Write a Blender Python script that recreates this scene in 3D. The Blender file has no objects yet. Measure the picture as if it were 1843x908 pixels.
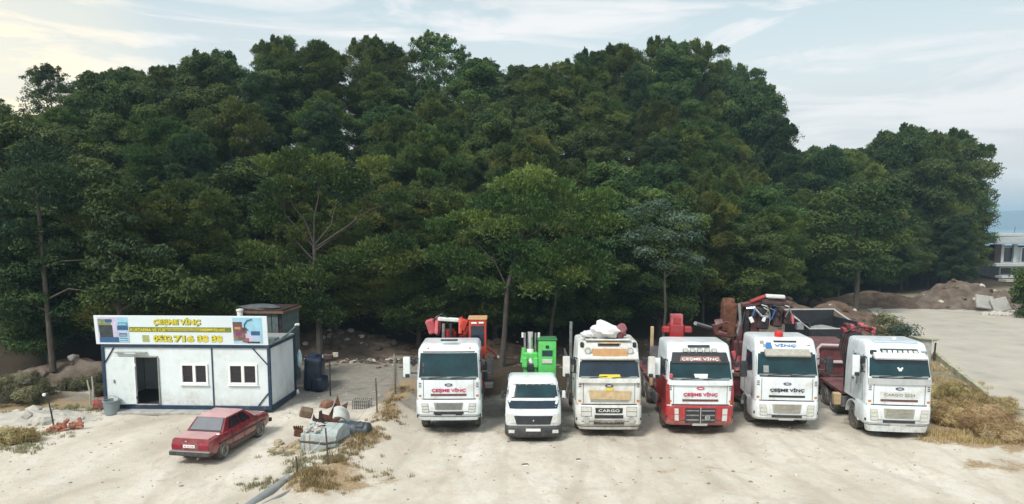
import bpy, bmesh, math, random
import numpy as np
from mathutils import Vector, Matrix, Euler

# ------------------------------------------------------------------ camera, world, sun, exposure
S = bpy.context.scene
COL = S.collection
R = math.radians
F, PX, PY, HZ, CAMH = 1200.0, 921.5, 454.0, 408.0, 8.0      # focal length in photo pixels, picture centre, horizon row, eye height
PP = 528.0                                                    # row of the optical axis
PITCH = math.atan((PP - HZ) / F)
cam_d = bpy.data.cameras.new('camera'); cam = bpy.data.objects.new('camera', cam_d); COL.objects.link(cam)
FL = math.hypot(F, PP - HZ) * math.cos(PITCH)
cam_d.sensor_width = 36.0; cam_d.lens = FL / 1843.0 * 36.0
cam_d.shift_y = (PP - PY) / 1843.0
cam_d.clip_end = 60000; cam_d.clip_start = 0.1
cam.location = (0, 0, CAMH); cam.rotation_euler = (R(90) - PITCH, 0, 0)
S.camera = cam
S.view_settings.view_transform = 'Standard'; S.view_settings.look = 'None'
S.view_settings.exposure = 0.7; S.view_settings.gamma = 1.0
S.cycles.use_denoising = True
S.cycles.max_bounces = 6; S.cycles.diffuse_bounces = 3; S.cycles.glossy_bounces = 3
S.cycles.transmission_bounces = 3; S.cycles.transparent_max_bounces = 4; S.cycles.volume_bounces = 0
S.cycles.caustics_reflective = False; S.cycles.caustics_refractive = False

SUN_EL, SUN_AZ = R(50), R(215)          # azimuth clockwise from the view direction (+Y): behind the camera, to the left
sd = Vector((math.sin(SUN_AZ) * math.cos(SUN_EL), math.cos(SUN_AZ) * math.cos(SUN_EL), math.sin(SUN_EL)))
sun_d = bpy.data.lights.new('sun', 'SUN'); sun = bpy.data.objects.new('sun', sun_d); COL.objects.link(sun)
sun_d.energy = 2.3; sun_d.angle = R(17); sun_d.color = (1.0, 0.95, 0.88)
sun.rotation_euler = (-sd).to_track_quat('-Z', 'Y').to_euler()

def N(nt, typ, **kw):
    n = nt.nodes.new(typ)
    for k, v in kw.items():
        if k in n.inputs: n.inputs[k].default_value = v
        else: setattr(n, k, v)
    return n

W = bpy.data.worlds.new('World'); S.world = W; W.use_nodes = True
nt = W.node_tree; nt.nodes.clear(); L = nt.links.new
out = N(nt, 'ShaderNodeOutputWorld'); bg = N(nt, 'ShaderNodeBackground', Strength=0.1)
sky = N(nt, 'ShaderNodeTexSky'); sky.sky_type = 'NISHITA'; sky.sun_disc = False
sky.sun_elevation = SUN_EL; sky.sun_rotation = SUN_AZ; sky.air_density = 1.0; sky.dust_density = 1.5; sky.ozone_density = 1.0
tc = N(nt, 'ShaderNodeTexCoord'); sep = N(nt, 'ShaderNodeSeparateXYZ'); L(tc.outputs['Generated'], sep.inputs[0])
def ramp(nt, fac, stops, interp='LINEAR'):
    r = nt.nodes.new('ShaderNodeValToRGB'); r.color_ramp.interpolation = interp
    e = r.color_ramp.elements
    while len(e) > 1: e.remove(e[-1])
    e[0].position, e[0].color = stops[0][0], (*stops[0][1], 1)
    for p, c in stops[1:]:
        q = e.new(p); q.color = (*c, 1)
    nt.links.new(fac, r.inputs[0]); return r
def mixc(nt, fac, a, b, typ='MIX'):
    m = nt.nodes.new('ShaderNodeMix'); m.data_type = 'RGBA'; m.blend_type = typ
    for s, v in ((0, fac), (6, a), (7, b)):
        if isinstance(v, bpy.types.NodeSocket): nt.links.new(v, m.inputs[s])
        elif isinstance(v, (int, float)): m.inputs[s].default_value = v
        else: m.inputs[s].default_value = (*v, 1)
    return m.outputs[2]
def mth(nt, op, a, b=0.0, clamp=False):
    m = nt.nodes.new('ShaderNodeMath'); m.operation = op; m.use_clamp = clamp
    for s, v in ((0, a), (1, b)):
        if isinstance(v, bpy.types.NodeSocket): nt.links.new(v, m.inputs[s])
        else: m.inputs[s].default_value = v
    return m.outputs[0]
# high thin overcast: a pale veil that thickens to cream near the horizon, with long streaks of cloud
veil = ramp(nt, sep.outputs[2], [(0.0, (6.9, 5.9, 4.9)), (0.09, (6.5, 5.9, 5.3)), (0.20, (5.4, 5.85, 5.7)), (0.32, (4.0, 4.9, 5.2)), (1.0, (4.6, 5.4, 5.8))])
c1 = mixc(nt, 0.9, sky.outputs[0], veil.outputs[0])
mp = N(nt, 'ShaderNodeMapping'); mp.inputs['Scale'].default_value = (1.0, 1.0, 7.0); mp.inputs['Rotation'].default_value = (0, R(-7), 0)
L(tc.outputs['Generated'], mp.inputs[0])
ns = N(nt, 'ShaderNodeTexNoise', Scale=2.9, Detail=8.0, Roughness=0.6, Distortion=0.7); L(mp.outputs[0], ns.inputs['Vector'])
st = ramp(nt, ns.outputs[0], [(0.48, (0, 0, 0)), (0.53, (0.45,) * 3), (0.60, (0.9,) * 3), (0.7, (1, 1, 1))])
ns2 = N(nt, 'ShaderNodeTexNoise', Scale=1.3, Detail=5.0, Roughness=0.5, Distortion=0.2); L(mp.outputs[0], ns2.inputs['Vector'])
gr = ramp(nt, ns2.outputs[0], [(0.42, (0, 0, 0)), (0.62, (1, 1, 1))])
c2 = mixc(nt, mth(nt, 'MULTIPLY', gr.outputs[0], 0.5), c1, (4.7, 5.0, 5.1))
c3 = mixc(nt, mth(nt, 'MULTIPLY', st.outputs[0], 0.8), c2, (6.9, 6.6, 6.5))
# the low evening glow seen through the cloud on the left of the wood
gd = Vector((-0.80, 1.0, 0.19)).normalized()
vm = N(nt, 'ShaderNodeVectorMath', operation='DOT_PRODUCT'); L(tc.outputs['Generated'], vm.inputs[0]); vm.inputs[1].default_value = gd
gl = ramp(nt, vm.outputs[1], [(0.972, (0, 0, 0)), (0.991, (0.55,) * 3), (1.0, (1, 1, 1))], 'EASE')
c4 = mixc(nt, mth(nt, 'MULTIPLY', gl.outputs[0], mth(nt, 'ADD', 0.45, mth(nt, 'MULTIPLY', st.outputs[0], 0.6))), c3, (9.2, 7.6, 4.9))
L(c4, bg.inputs[0]); L(bg.outputs[0], out.inputs[0])

# ------------------------------------------------------------------ helpers
rng = np.random.default_rng(11); random.seed(5)
def at(px, py, z=0.0):
    k = (CAMH - z) / (py - HZ)
    return (px - PX) * k, F * k
def atY(px, Y): return (px - PX) / F * Y
def zat(py, Y): return CAMH - (py - HZ) / F * Y

def tag(o, label=None, cat=None, group=None, kind=None):
    if label: o['label'] = label
    if cat: o['category'] = cat
    if group: o['group'] = group
    if kind: o['kind'] = kind
    return o
def empty(name, label, cat, loc, rz=0.0, group=None, rx=0.0, ry=0.0):
    o = bpy.data.objects.new(name, None); COL.objects.link(o); o.location = loc; o.rotation_euler = (rx, ry, rz)
    o.empty_display_size = 0.2
    return tag(o, label, cat, group)
def link(name, me, parent=None, loc=None, rot=None):
    o = bpy.data.objects.new(name, me); COL.objects.link(o)
    if parent: o.parent = parent
    if loc is not None: o.location = loc
    if rot is not None: o.rotation_euler = rot
    return o

class MB:
    """collects shapes and links them as one mesh object"""
    def __init__(s): s.v, s.f, s.m, s.mats = [], [], [], []
    def mi(s, mat):
        if mat is None: return 0
        if mat not in s.mats: s.mats.append(mat)
        return s.mats.index(mat)
    def add(s, vs, fs, mat=None, M=None):
        b = len(s.v); k = s.mi(mat)
        for p in vs: s.v.append(tuple(M @ Vector(p)) if M is not None else tuple(p))
        for f in fs: s.f.append([b + i for i in f]); s.m.append(k)
        return s
    def bm(s, bm, mat=None, M=None):
        bm.verts.index_update()
        s.add([v.co[:] for v in bm.verts], [[v.index for v in f.verts] for f in bm.faces], mat, M); bm.free(); return s
    def box(s, c, d, mat=None, rot=None, bev=0.0, seg=1):
        bm = bmesh.new(); bmesh.ops.create_cube(bm, size=1)
        bmesh.ops.scale(bm, vec=d, verts=bm.verts)
        if bev: bmesh.ops.bevel(bm, geom=bm.edges[:], offset=bev, segments=seg, profile=0.6, affect='EDGES', clamp_overlap=True)
        M = Matrix.Translation(c)
        if rot: M = M @ Euler(rot).to_matrix().to_4x4()
        return s.bm(bm, mat, M)
    def tube(s, pts, rad, n=6, mat=None, cap=True):
        pts = [Vector(p) for p in pts]
        if not hasattr(rad, '__len__'): rad = [rad] * len(pts)
        vs, fs = [], []; up = None
        for i, p in enumerate(pts):
            t = (pts[min(i + 1, len(pts) - 1)] - pts[max(i - 1, 0)])
            t = t.normalized() if t.length > 1e-9 else Vector((0, 0, 1))
            if up is None: up = Vector((0, 0, 1)) if abs(t.z) < .9 else Vector((1, 0, 0))
            a = t.cross(up); a = a.normalized() if a.length > 1e-6 else Vector((1, 0, 0)); b = t.cross(a); up = a.cross(t)
            for k in range(n):
                an = 2 * math.pi * k / n; vs.append(p + (a * math.cos(an) + b * math.sin(an)) * rad[i])
        for i in range(len(pts) - 1):
            for k in range(n):
                a0, a1 = i * n + k, i * n + (k + 1) % n; fs.append((a0, a1, a1 + n, a0 + n))
        if cap: fs.append(tuple(range(n))[::-1]); fs.append(tuple(range((len(pts) - 1) * n, len(pts) * n)))
        return s.add(vs, fs, mat)
    def lathe(s, prof, n=20, mat=None, M=None, axis='x'):
        """prof: list of (along the axis, radius)"""
        vs, fs = [], []
        for a, r in prof:
            for k in range(n):
                t = 2 * math.pi * k / n; c, q = math.cos(t) * r, math.sin(t) * r
                vs.append((a, c, q) if axis == 'x' else ((c, a, q) if axis == 'y' else (c, q, a)))
        for i in range(len(prof) - 1):
            for k in range(n):
                a0, a1 = i * n + k, i * n + (k + 1) % n; fs.append((a0, a1, a1 + n, a0 + n))
        fs.append(tuple(range(n))[::-1]); fs.append(tuple(range((len(prof) - 1) * n, len(prof) * n)))
        return s.add(vs, fs, mat, M)
    def prism(s, poly, d, mat=None, M=None, bev=0.0):
        """poly in (y,z), extruded along x by d (centred)"""
        bm = bmesh.new(); vs = [bm.verts.new((-d / 2, p[0], p[1])) for p in poly]; f = bm.faces.new(vs)
        r = bmesh.ops.extrude_face_region(bm, geom=[f]); bmesh.ops.translate(bm, vec=(d, 0, 0), verts=[g for g in r['geom'] if isinstance(g, bmesh.types.BMVert)])
        bmesh.ops.recalc_face_normals(bm, faces=bm.faces)
        if bev: bmesh.ops.bevel(bm, geom=bm.edges[:], offset=bev, segments=2, profile=0.6, affect='EDGES', clamp_overlap=True)
        return s.bm(bm, mat, M)
    def build(s, name, mat=None, parent=None, loc=None, rot=None, smooth=35):
        me = bpy.data.meshes.new(name); me.from_pydata(s.v, [], s.f)
        if s.mats:
            for m in s.mats: me.materials.append(m)
            me.polygons.foreach_set('material_index', s.m)
        elif mat: me.materials.append(mat)
        bm = bmesh.new(); bm.from_mesh(me); bmesh.ops.recalc_face_normals(bm, faces=bm.faces); bm.to_mesh(me); bm.free()
        if smooth: me.shade_smooth(); me.set_sharp_from_angle(angle=R(smooth))
        me.update()
        return link(name, me, parent, loc, rot)

def np_mesh(name, V, Fq, mat, tone=None, smooth=False):
    """numpy mesh; Fq is (n,3) or (n,4)"""
    me = bpy.data.meshes.new(name); k = Fq.shape[1]
    me.vertices.add(len(V)); me.vertices.foreach_set('co', V.astype(np.float32).ravel())
    me.loops.add(Fq.size); me.loops.foreach_set('vertex_index', Fq.astype(np.int32).ravel())
    me.polygons.add(len(Fq)); me.polygons.foreach_set('loop_start', np.arange(0, Fq.size, k, dtype=np.int32))
    me.polygons.foreach_set('loop_total', np.full(len(Fq), k, dtype=np.int32))
    me.update(calc_edges=True)
    if tone is not None:
        a = me.attributes.new('tone', 'FLOAT', 'FACE'); a.data.foreach_set('value', tone.astype(np.float32))
    if mat: me.materials.append(mat)
    me.polygons.foreach_set('use_smooth', np.full(len(Fq), smooth))
    return me

MATS = {}
def mat(name, col, rough=0.6, metal=0.0, var=0.12, scale=3.0, bump=0.0, bscale=30.0, dirt=None, dirt_amt=0.0, coat=0.0, spec=0.5, emit=None, coord='Object', dusty=0.0):
    if name in MATS: return MATS[name]
    m = bpy.data.materials.new(name); m.use_nodes = True; t = m.node_tree; b = t.nodes['Principled BSDF']
    tcn = N(t, 'ShaderNodeTexCoord'); n = N(t, 'ShaderNodeTexNoise', Scale=scale, Detail=6.0, Roughness=0.6); t.links.new(tcn.outputs[coord], n.inputs['Vector'])
    f = ramp(t, n.outputs[0], [(0.32, (0, 0, 0)), (0.68, (1, 1, 1))])
    lo = tuple(c * (1 - var) for c in col); hi = tuple(min(1, c * (1 + var)) for c in col)
    c = mixc(t, f.outputs[0], lo, hi)
    if dirt:
        n2 = N(t, 'ShaderNodeTexNoise', Scale=scale * 0.7, Detail=8.0, Roughness=0.7); t.links.new(tcn.outputs[coord], n2.inputs['Vector'])
        f2 = ramp(t, n2.outputs[0], [(0.62 - dirt_amt * 0.5, (0, 0, 0)), (0.80 - dirt_amt * 0.3, (1, 1, 1))])
        c = mixc(t, mth(t, 'MULTIPLY', f2.outputs[0], 0.75), c, dirt)
    if dusty:        # road dust thrown up from the wheels and rain streaks
        sz = N(t, 'ShaderNodeSeparateXYZ'); t.links.new(tcn.outputs['Object'], sz.inputs[0])
        low_ = ramp(t, sz.outputs[2], [(0.25, (1, 1, 1)), (1.0, (.12, .12, .12))], 'EASE')
        n4 = N(t, 'ShaderNodeTexNoise', Scale=5.0, Detail=8.0, Roughness=0.7); t.links.new(tcn.outputs[coord], n4.inputs['Vector'])
        c = mixc(t, mth(t, 'MULTIPLY', mth(t, 'MULTIPLY', low_.outputs[0], ramp(t, n4.outputs[0], [(.38, (.15,) * 3), (.62, (1, 1, 1))]).outputs[0]), dusty), c, (.36, .32, .26))
        m4 = N(t, 'ShaderNodeMapping'); m4.inputs['Scale'].default_value = (16, 16, .9); t.links.new(tcn.outputs[coord], m4.inputs[0])
        n5 = N(t, 'ShaderNodeTexNoise', Scale=1.0, Detail=4.0, Roughness=0.6); t.links.new(m4.outputs[0], n5.inputs['Vector'])
        c = mixc(t, mth(t, 'MULTIPLY', ramp(t, n5.outputs[0], [(.55, (0, 0, 0)), (.72, (1, 1, 1))]).outputs[0], .28 * dusty), c, (.24, .22, .18))
    t.links.new(c, b.inputs['Base Color'])
    b.inputs['Metallic'].default_value = metal; b.inputs['Coat Weight'].default_value = coat
    b.inputs['Specular IOR Level'].default_value = spec
    rr = mth(t, 'ADD', mth(t, 'MULTIPLY', n.outputs[0], 0.25), rough - 0.12, True); t.links.new(rr, b.inputs['Roughness'])
    if bump:
        n3 = N(t, 'ShaderNodeTexNoise', Scale=bscale, Detail=5.0, Roughness=0.6); t.links.new(tcn.outputs[coord], n3.inputs['Vector'])
        bu = N(t, 'ShaderNodeBump', Strength=bump, Distance=0.03); t.links.new(n3.outputs[0], bu.inputs['Height']); t.links.new(bu.outputs[0], b.inputs['Normal'])
    if emit: b.inputs['Emission Color'].default_value = (*emit, 1); b.inputs['Emission Strength'].default_value = 1
    MATS[name] = m; return m

def leaf_mat(name, dark, mid, light, hue_var=0.28, trans=0.3, vary=None):
    m = bpy.data.materials.new(name); m.use_nodes = True; t = m.node_tree; t.nodes.clear()
    o = N(t, 'ShaderNodeOutputMaterial'); a = N(t, 'ShaderNodeAttribute', attribute_name='tone'); oi = N(t, 'ShaderNodeObjectInfo')
    r = ramp(t, a.outputs['Fac'], [(0.0, dark), (0.5, mid), (1.0, light)])
    hs = N(t, 'ShaderNodeHueSaturation'); t.links.new(r.outputs[0], hs.inputs['Color'])
    t.links.new(mth(t, 'ADD', mth(t, 'MULTIPLY', oi.outputs['Random'], 0.05), 0.485), hs.inputs['Hue'])
    fr = mth(t, 'FRACT', mth(t, 'MULTIPLY', oi.outputs['Random'], 17.3))
    t.links.new(mth(t, 'ADD', mth(t, 'MULTIPLY', fr, hue_var * 2), 1 - hue_var), hs.inputs['Value'])
    hs.inputs['Saturation'].default_value = 1.0
    d = N(t, 'ShaderNodeBsdfPrincipled', Roughness=0.6); d.inputs['Specular IOR Level'].default_value = 0.25
    tr = N(t, 'ShaderNodeBsdfTranslucent'); mx = N(t, 'ShaderNodeMixShader'); mx.inputs[0].default_value = trans
    t.links.new(hs.outputs[0], d.inputs['Base Color']); t.links.new(hs.outputs[0], tr.inputs[0])
    t.links.new(d.outputs[0], mx.inputs[1]); t.links.new(tr.outputs[0], mx.inputs[2]); t.links.new(mx.outputs[0], o.inputs[0])
    return m

# ------------------------------------------------------------------ terrain
def sstep(a, b, x): t = np.clip((x - a) / (b - a), 0, 1); return t * t * (3 - 2 * t)
EX = np.array([-90, -40, -28, -20, -10, 0, 12, 20, 26, 31, 36, 45, 60, 75, 120.0])
EY = np.array([30, 31, 33, 36, 40, 42, 46, 52, 60, 66, 72, 80, 86, 92, 100.0])
def edge(X): return np.interp(X, EX, EY)
def wob(X, Y, s, seed=0.0):
    return (np.sin(X * s + 1.7 * np.sin(Y * s * .73 + seed) + seed) + np.sin(Y * s * 1.13 + 1.9 * np.sin(X * s * .61 - seed) + 2.1 * seed)) * 0.5
def terrain(X, Y):
    X = np.asarray(X, float); Y = np.asarray(Y, float)
    d = Y - edge(X)
    amp = np.interp(X, [-80, -55, -35, -15, 5, 22, 30, 38, 46, 60, 75, 90], [11, 12, 13.5, 15, 16, 15, 12.5, 10, 8.5, 6.5, 3, 0])
    h = amp * sstep(0, 38, d) + 0.6 * sstep(-2, 6, d) * (X < 25)
    lot = np.clip(1 - sstep(18, 23, X), 0, 1)
    h = h + lot * (0.05 * wob(X, Y, 0.9, 1.0) + 0.025 * wob(X, Y, 2.7, 2.0) + 0.012 * wob(X, Y, 7.1, .4))
    # bank with dry weeds between the cabin yard and the truck yard
    bx = np.interp(Y, [18, 23, 27, 32, 40], [-6.6, -5.8, -5.3, -5.2, -6.0])
    h = h + 0.22 * np.exp(-((X - bx) / 0.9) ** 2) * sstep(16, 20, Y) * (1 - sstep(31, 36, Y)) * (1 + .5 * wob(X, Y, 2.2, .7))
    h = h + 0.5 * np.exp(-((X + 25) / 2.5) ** 2 - ((Y - 31) / 2.5) ** 2)
    fall = sstep(120, 230, Y) + sstep(110, 200, X) ; h = h - 20 * np.clip(fall, 0, 1) * (X > 20)
    return h
def axis(stops):
    o = []
    for (a, b, st) in stops: o += list(np.arange(a, b, st))
    return np.array(o + [stops[-1][1]], float)
gx = axis([(-6500, -1000, 1100), (-1000, -200, 200), (-200, -60, 20), (-60, -36, 2), (-36, -20, .3), (-20, 22, .15), (22, 60, .8), (60, 120, 4), (120, 300, 20), (300, 1000, 100), (1000, 6500, 1100)])
gy = axis([(-200, -20, 30), (-20, 10, 5), (10, 16, .5), (16, 31, .15), (31, 44, .3), (44, 90, 1.2), (90, 240, 6), (240, 1000, 100), (1000, 4200, 800)])
GX, GY = np.meshgrid(gx, gy)
GZ = terrain(GX, GY)
V = np.stack([GX.ravel(), GY.ravel(), GZ.ravel()], 1)
nx_, ny_ = len(gx), len(gy)
ii = (np.arange(ny_ - 1)[:, None] * nx_ + np.arange(nx_ - 1)[None, :]).ravel()
Fq = np.stack([ii, ii + 1, ii + nx_ + 1, ii + nx_], 1)
me = np_mesh('ground', V, Fq, None, smooth=True)
def blob(X, Y, px, py, rx, ry, rot=0.0):
    cx, cy = at(px, py); dx, dy = X - cx, Y - cy; c, s = math.cos(rot), math.sin(rot)
    u, v = (dx * c + dy * s) / rx, (-dx * s + dy * c) / ry
    return np.exp(-(u * u + v * v))
X, Y = V[:, 0], V[:, 1]
nz = 0.5 + 0.5 * wob(X, Y, 1.6, 3.0); nz2 = 0.5 + 0.5 * wob(X, Y, 4.3, 5.0)
litter = sstep(-2.6, 1.2, Y - edge(X) + 2.2 * (nz - .5) + 1.5 * (nz2 - .5)); litter = np.maximum(litter, sstep(0, 4, Y - 29.0 + 1.5 * (nz - .5)) * sstep(-4.5, -2.5, X) * (1 - sstep(19, 24, X)) * .95)  # leaf litter, plus a dark band painting the shade behind the trucks
y0g = np.interp(X, [-8, -3, 14, 20], [31, 26.2, 26.2, 27]); grey = np.clip(sstep(0, 3.5, Y - y0g + 2 * (nz - .5)) * (1 - sstep(23, 28, X)) + blob(X, Y, 650, 700, 6, 5), 0, 1) * .9  # grey soil, brought forward to paint the shade between the trucks
grey = np.maximum(grey, np.clip(blob(X, Y, 60, 730, 4, 2), 0, 1))
ochre = np.zeros_like(X)
for (px, py, rx, ry, k, rot) in [(650, 805, .8, 1.2, .8, -.2), (690, 755, .7, 1.0, .6, -.1), (718, 712, .7, 2.6, 1.1, 0), (600, 850, .6, .8, .6, 0), (640, 880, 1.6, .8, .5, 0), (560, 885, 1.0, 1.0, .9, 0),
                                 (1700, 770, 1.6, 1.6, 1.2, 0), (1780, 800, 2.2, 1.2, 1.2, -.3), (1740, 740, 2.5, 2.0, 1.2, -.5), (1830, 850, 2.0, .7, .6, 0), (1560, 640, 3.0, 6.0, .6, 0),
                                 (20, 740, 2.5, 3, .7, 0), (10, 800, 1.4, 1.2, .8, 0), (110, 735, 4, .6, .5, .3), (540, 810, 1.0, 1.0, .35, 0), (1250, 860, 3, .4, .35, .1), (850, 850, 1.2, .3, .35, .1), (1450, 840, 3, .5, .25, 0)]:
    ochre += k * blob(X, Y, px, py, rx, ry, rot) * (0.55 + 0.9 * nz2)
pale = np.clip(1 - sstep(18, 24, X), 0, 1)
track = np.zeros_like(X)
for (xt, yt, k1, k2) in [(-2.45, 26, -.045, .0), (.8, 25.5, -.02, .002), (3.75, 26, .02, 0), (7.3, 26, .05, .001), (10.9, 26, .03, 0), (14.8, 26, -.05, 0), (4.2, 26, -.09, .004), (-1.9, 26, .09, -.003), (12, 26, .1, -.004), (-10.4, 24, .03, .004)]:
    dd = np.clip(yt - Y, 0, 30); xc = xt + k1 * dd ** 1.6 + k2 * dd ** 2.4 + .06 * np.sin(dd * 1.3)
    for s_ in (-.92, .92): track += np.exp(-((X - xc - s_) / .17) ** 2) * sstep(0, 1.5, yt - Y) * (1 - sstep(5, 12, yt - Y)) * .8
for (cx_, cy_, r0_) in [(6, 8, 12.5), (2, 4, 16.5), (14, 9, 11.5)]:
    rr_ = np.hypot(X - cx_, (Y - cy_) * 1.1)
    for s_ in (-.9, .9): track += .7 * np.exp(-((rr_ - r0_ - s_) / .16) ** 2) * (X > -6) * (.4 + .6 * nz)
stain_shade = np.zeros_like(X)  # oil stain and contact shade under the trucks, both painted into the ground
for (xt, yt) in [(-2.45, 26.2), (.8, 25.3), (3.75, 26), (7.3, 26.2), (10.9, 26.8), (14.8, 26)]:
    stain_shade += np.exp(-((X - xt) / 1.25) ** 2 - ((Y - yt) / 1.6) ** 2) * (.5 + .6 * nz2)
for nm, ar in (('litter', litter), ('grey', grey), ('ochre', np.clip(ochre, 0, 1)), ('lot', pale), ('track', np.clip(track, 0, 1)), ('stain_shade', np.clip(stain_shade, 0, 1))):
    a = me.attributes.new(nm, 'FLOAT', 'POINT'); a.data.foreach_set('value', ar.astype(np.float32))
gm = bpy.data.materials.new('sandy_ground'); gm.use_nodes = True; t = gm.node_tree; b = t.nodes['Principled BSDF']
tcn = N(t, 'ShaderNodeTexCoord')
def nse(scale, det=6.0, rough=.6, dist=0.0, sc=None):
    n = N(t, 'ShaderNodeTexNoise', Scale=scale, Detail=det, Roughness=rough, Distortion=dist)
    if sc:
        mpn = N(t, 'ShaderNodeMapping'); mpn.inputs['Scale'].default_value = sc; mpn.inputs['Rotation'].default_value = (0, 0, R(20)); t.links.new(tcn.outputs['Object'], mpn.inputs[0]); t.links.new(mpn.outputs[0], n.inputs['Vector'])
    else: t.links.new(tcn.outputs['Object'], n.inputs['Vector'])
    return n.outputs[0]
def attr(nm): return N(t, 'ShaderNodeAttribute', attribute_name=nm).outputs['Fac']
def sharp(a, n, k=1.0):      # attribute broken up by noise
    return ramp(t, mth(t, 'ADD', a, mth(t, 'MULTIPLY', mth(t, 'SUBTRACT', n, .5), k)), [(0.32, (0, 0, 0)), (0.62, (1, 1, 1))]).outputs[0]
nA, nB, nC, nD = nse(.35, 5, .55, .6, (1, .45, 1)), nse(2.2, 7, .65, .8), nse(14, 6, .7), nse(55, 3, .6)
base = ramp(t, nA, [(0.30, (.40, .36, .295)), (0.5, (.565, .525, .445)), (0.72, (.69, .655, .585))]).outputs[0]
base = mixc(t, mth(t, 'MULTIPLY', ramp(t, nB, [(0.48, (0, 0, 0)), (0.66, (1, 1, 1))]).outputs[0], .5), base, (.50, .41, .31))
base = mixc(t, mth(t, 'MULTIPLY', ramp(t, nse(1.1, 8, .7, 1.5, (1, .5, 1)), [(0.55, (0, 0, 0)), (0.63, (1, 1, 1))]).outputs[0], .35), base, (.42, .36, .27))
base = mixc(t, ramp(t, nC, [(0.56, (0, 0, 0)), (0.78, (.5, .5, .5))]).outputs[0], base, (.33, .28, .21))
base = mixc(t, ramp(t, nD, [(0.25, (.45, .45, .45)), (0.4, (0, 0, 0))]).outputs[0], base, (.74, .72, .67))
gry = ramp(t, nB, [(0.3, (.20, .185, .155)), (0.7, (.33, .31, .27))]).outputs[0]
base = mixc(t, mth(t, 'MULTIPLY', sharp(attr('track'), nse(3, 6, .7), 1.5), .22), base, (.36, .31, .25))
base = mixc(t, mth(t, 'MULTIPLY', sharp(attr('stain_shade'), nse(2.5, 6, .7), 1.3), .8), base, (.20, .175, .15))
c = mixc(t, sharp(attr('grey'), nB, .8), base, gry)
och = ramp(t, nC, [(0.3, (.20, .13, .075)), (0.55, (.37, .28, .17)), (0.75, (.50, .42, .30))]).outputs[0]
c = mixc(t, sharp(attr('ochre'), nse(5, 7, .7), 1.1), c, och)
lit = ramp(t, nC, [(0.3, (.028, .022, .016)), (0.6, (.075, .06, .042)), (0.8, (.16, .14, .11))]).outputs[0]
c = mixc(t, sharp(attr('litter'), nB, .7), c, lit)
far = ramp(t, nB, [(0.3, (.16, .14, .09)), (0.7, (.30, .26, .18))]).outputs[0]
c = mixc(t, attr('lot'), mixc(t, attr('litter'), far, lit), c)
t.links.new(c, b.inputs['Base Color']); b.inputs['Roughness'].default_value = .95; b.inputs['Specular IOR Level'].default_value = .15
bu = N(t, 'ShaderNodeBump', Strength=.7, Distance=.06); t.links.new(mth(t, 'ADD', mth(t, 'MULTIPLY', nC, .7), mth(t, 'ADD', mth(t, 'MULTIPLY', nD, .3), nB)), bu.inputs['Height']); t.links.new(bu.outputs[0], b.inputs['Normal'])
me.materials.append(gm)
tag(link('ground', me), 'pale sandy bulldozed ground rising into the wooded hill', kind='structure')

# sea, far hills
wm = mat('sea_water', (.10, .22, .32), rough=.35, var=.15, scale=.01, bump=.3, bscale=.05, coord='Object')
m_ = MB(); m_.add([(-6400, 150, -6), (6400, 150, -6), (6400, 4150, -6), (-6400, 4150, -6)], [(0, 1, 2, 3)]); m_.build('sea', wm)
tag(bpy.data.objects['sea'], 'calm blue sea beyond the house', kind='structure')
hm = mat('far_hill', (.10, .13, .09), rough=.95, var=.2, scale=.004)
hx = np.linspace(-3000, 6300, 90); rows = []
for j, (yy, kk) in enumerate([(2700, 0.0), (2850, .45), (3050, .8), (3300, 1.0), (3600, .6), (3950, -.05)]):
    prof = 84 + 14 * np.sin(hx / 500 + 1) + 8 * np.sin(hx / 170) + 4 * np.sin(hx / 70 + j * .7)
    rows.append(np.stack([hx, np.full_like(hx, yy), -8 + kk * (prof + 8)], 1))
Vh = np.concatenate(rows); n_ = len(hx); ii = (np.arange(5)[:, None] * n_ + np.arange(n_ - 1)[None, :]).ravel()
tag(link('far_hills', np_mesh('far_hills', Vh, np.stack([ii, ii + 1, ii + n_ + 1, ii + n_], 1), hm, smooth=True)), 'low blue hills across the water', kind='structure')

hz_m = bpy.data.materials.new('haze'); hz_m.use_nodes = True; t = hz_m.node_tree; t.nodes.clear()
o_ = N(t, 'ShaderNodeOutputMaterial'); pv = N(t, 'ShaderNodeVolumePrincipled', Density=0.00045, Anisotropy=0.0); pv.inputs['Color'].default_value = (.50, .78, 1.0, 1); t.links.new(pv.outputs[0], o_.inputs['Volume'])
hb = MB().box((0, 2000, 49), (13200, 4500, 142), hz_m).build('haze', hz_m, smooth=0); tag(hb, 'blue sea haze over the distant hills', kind='stuff')

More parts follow.
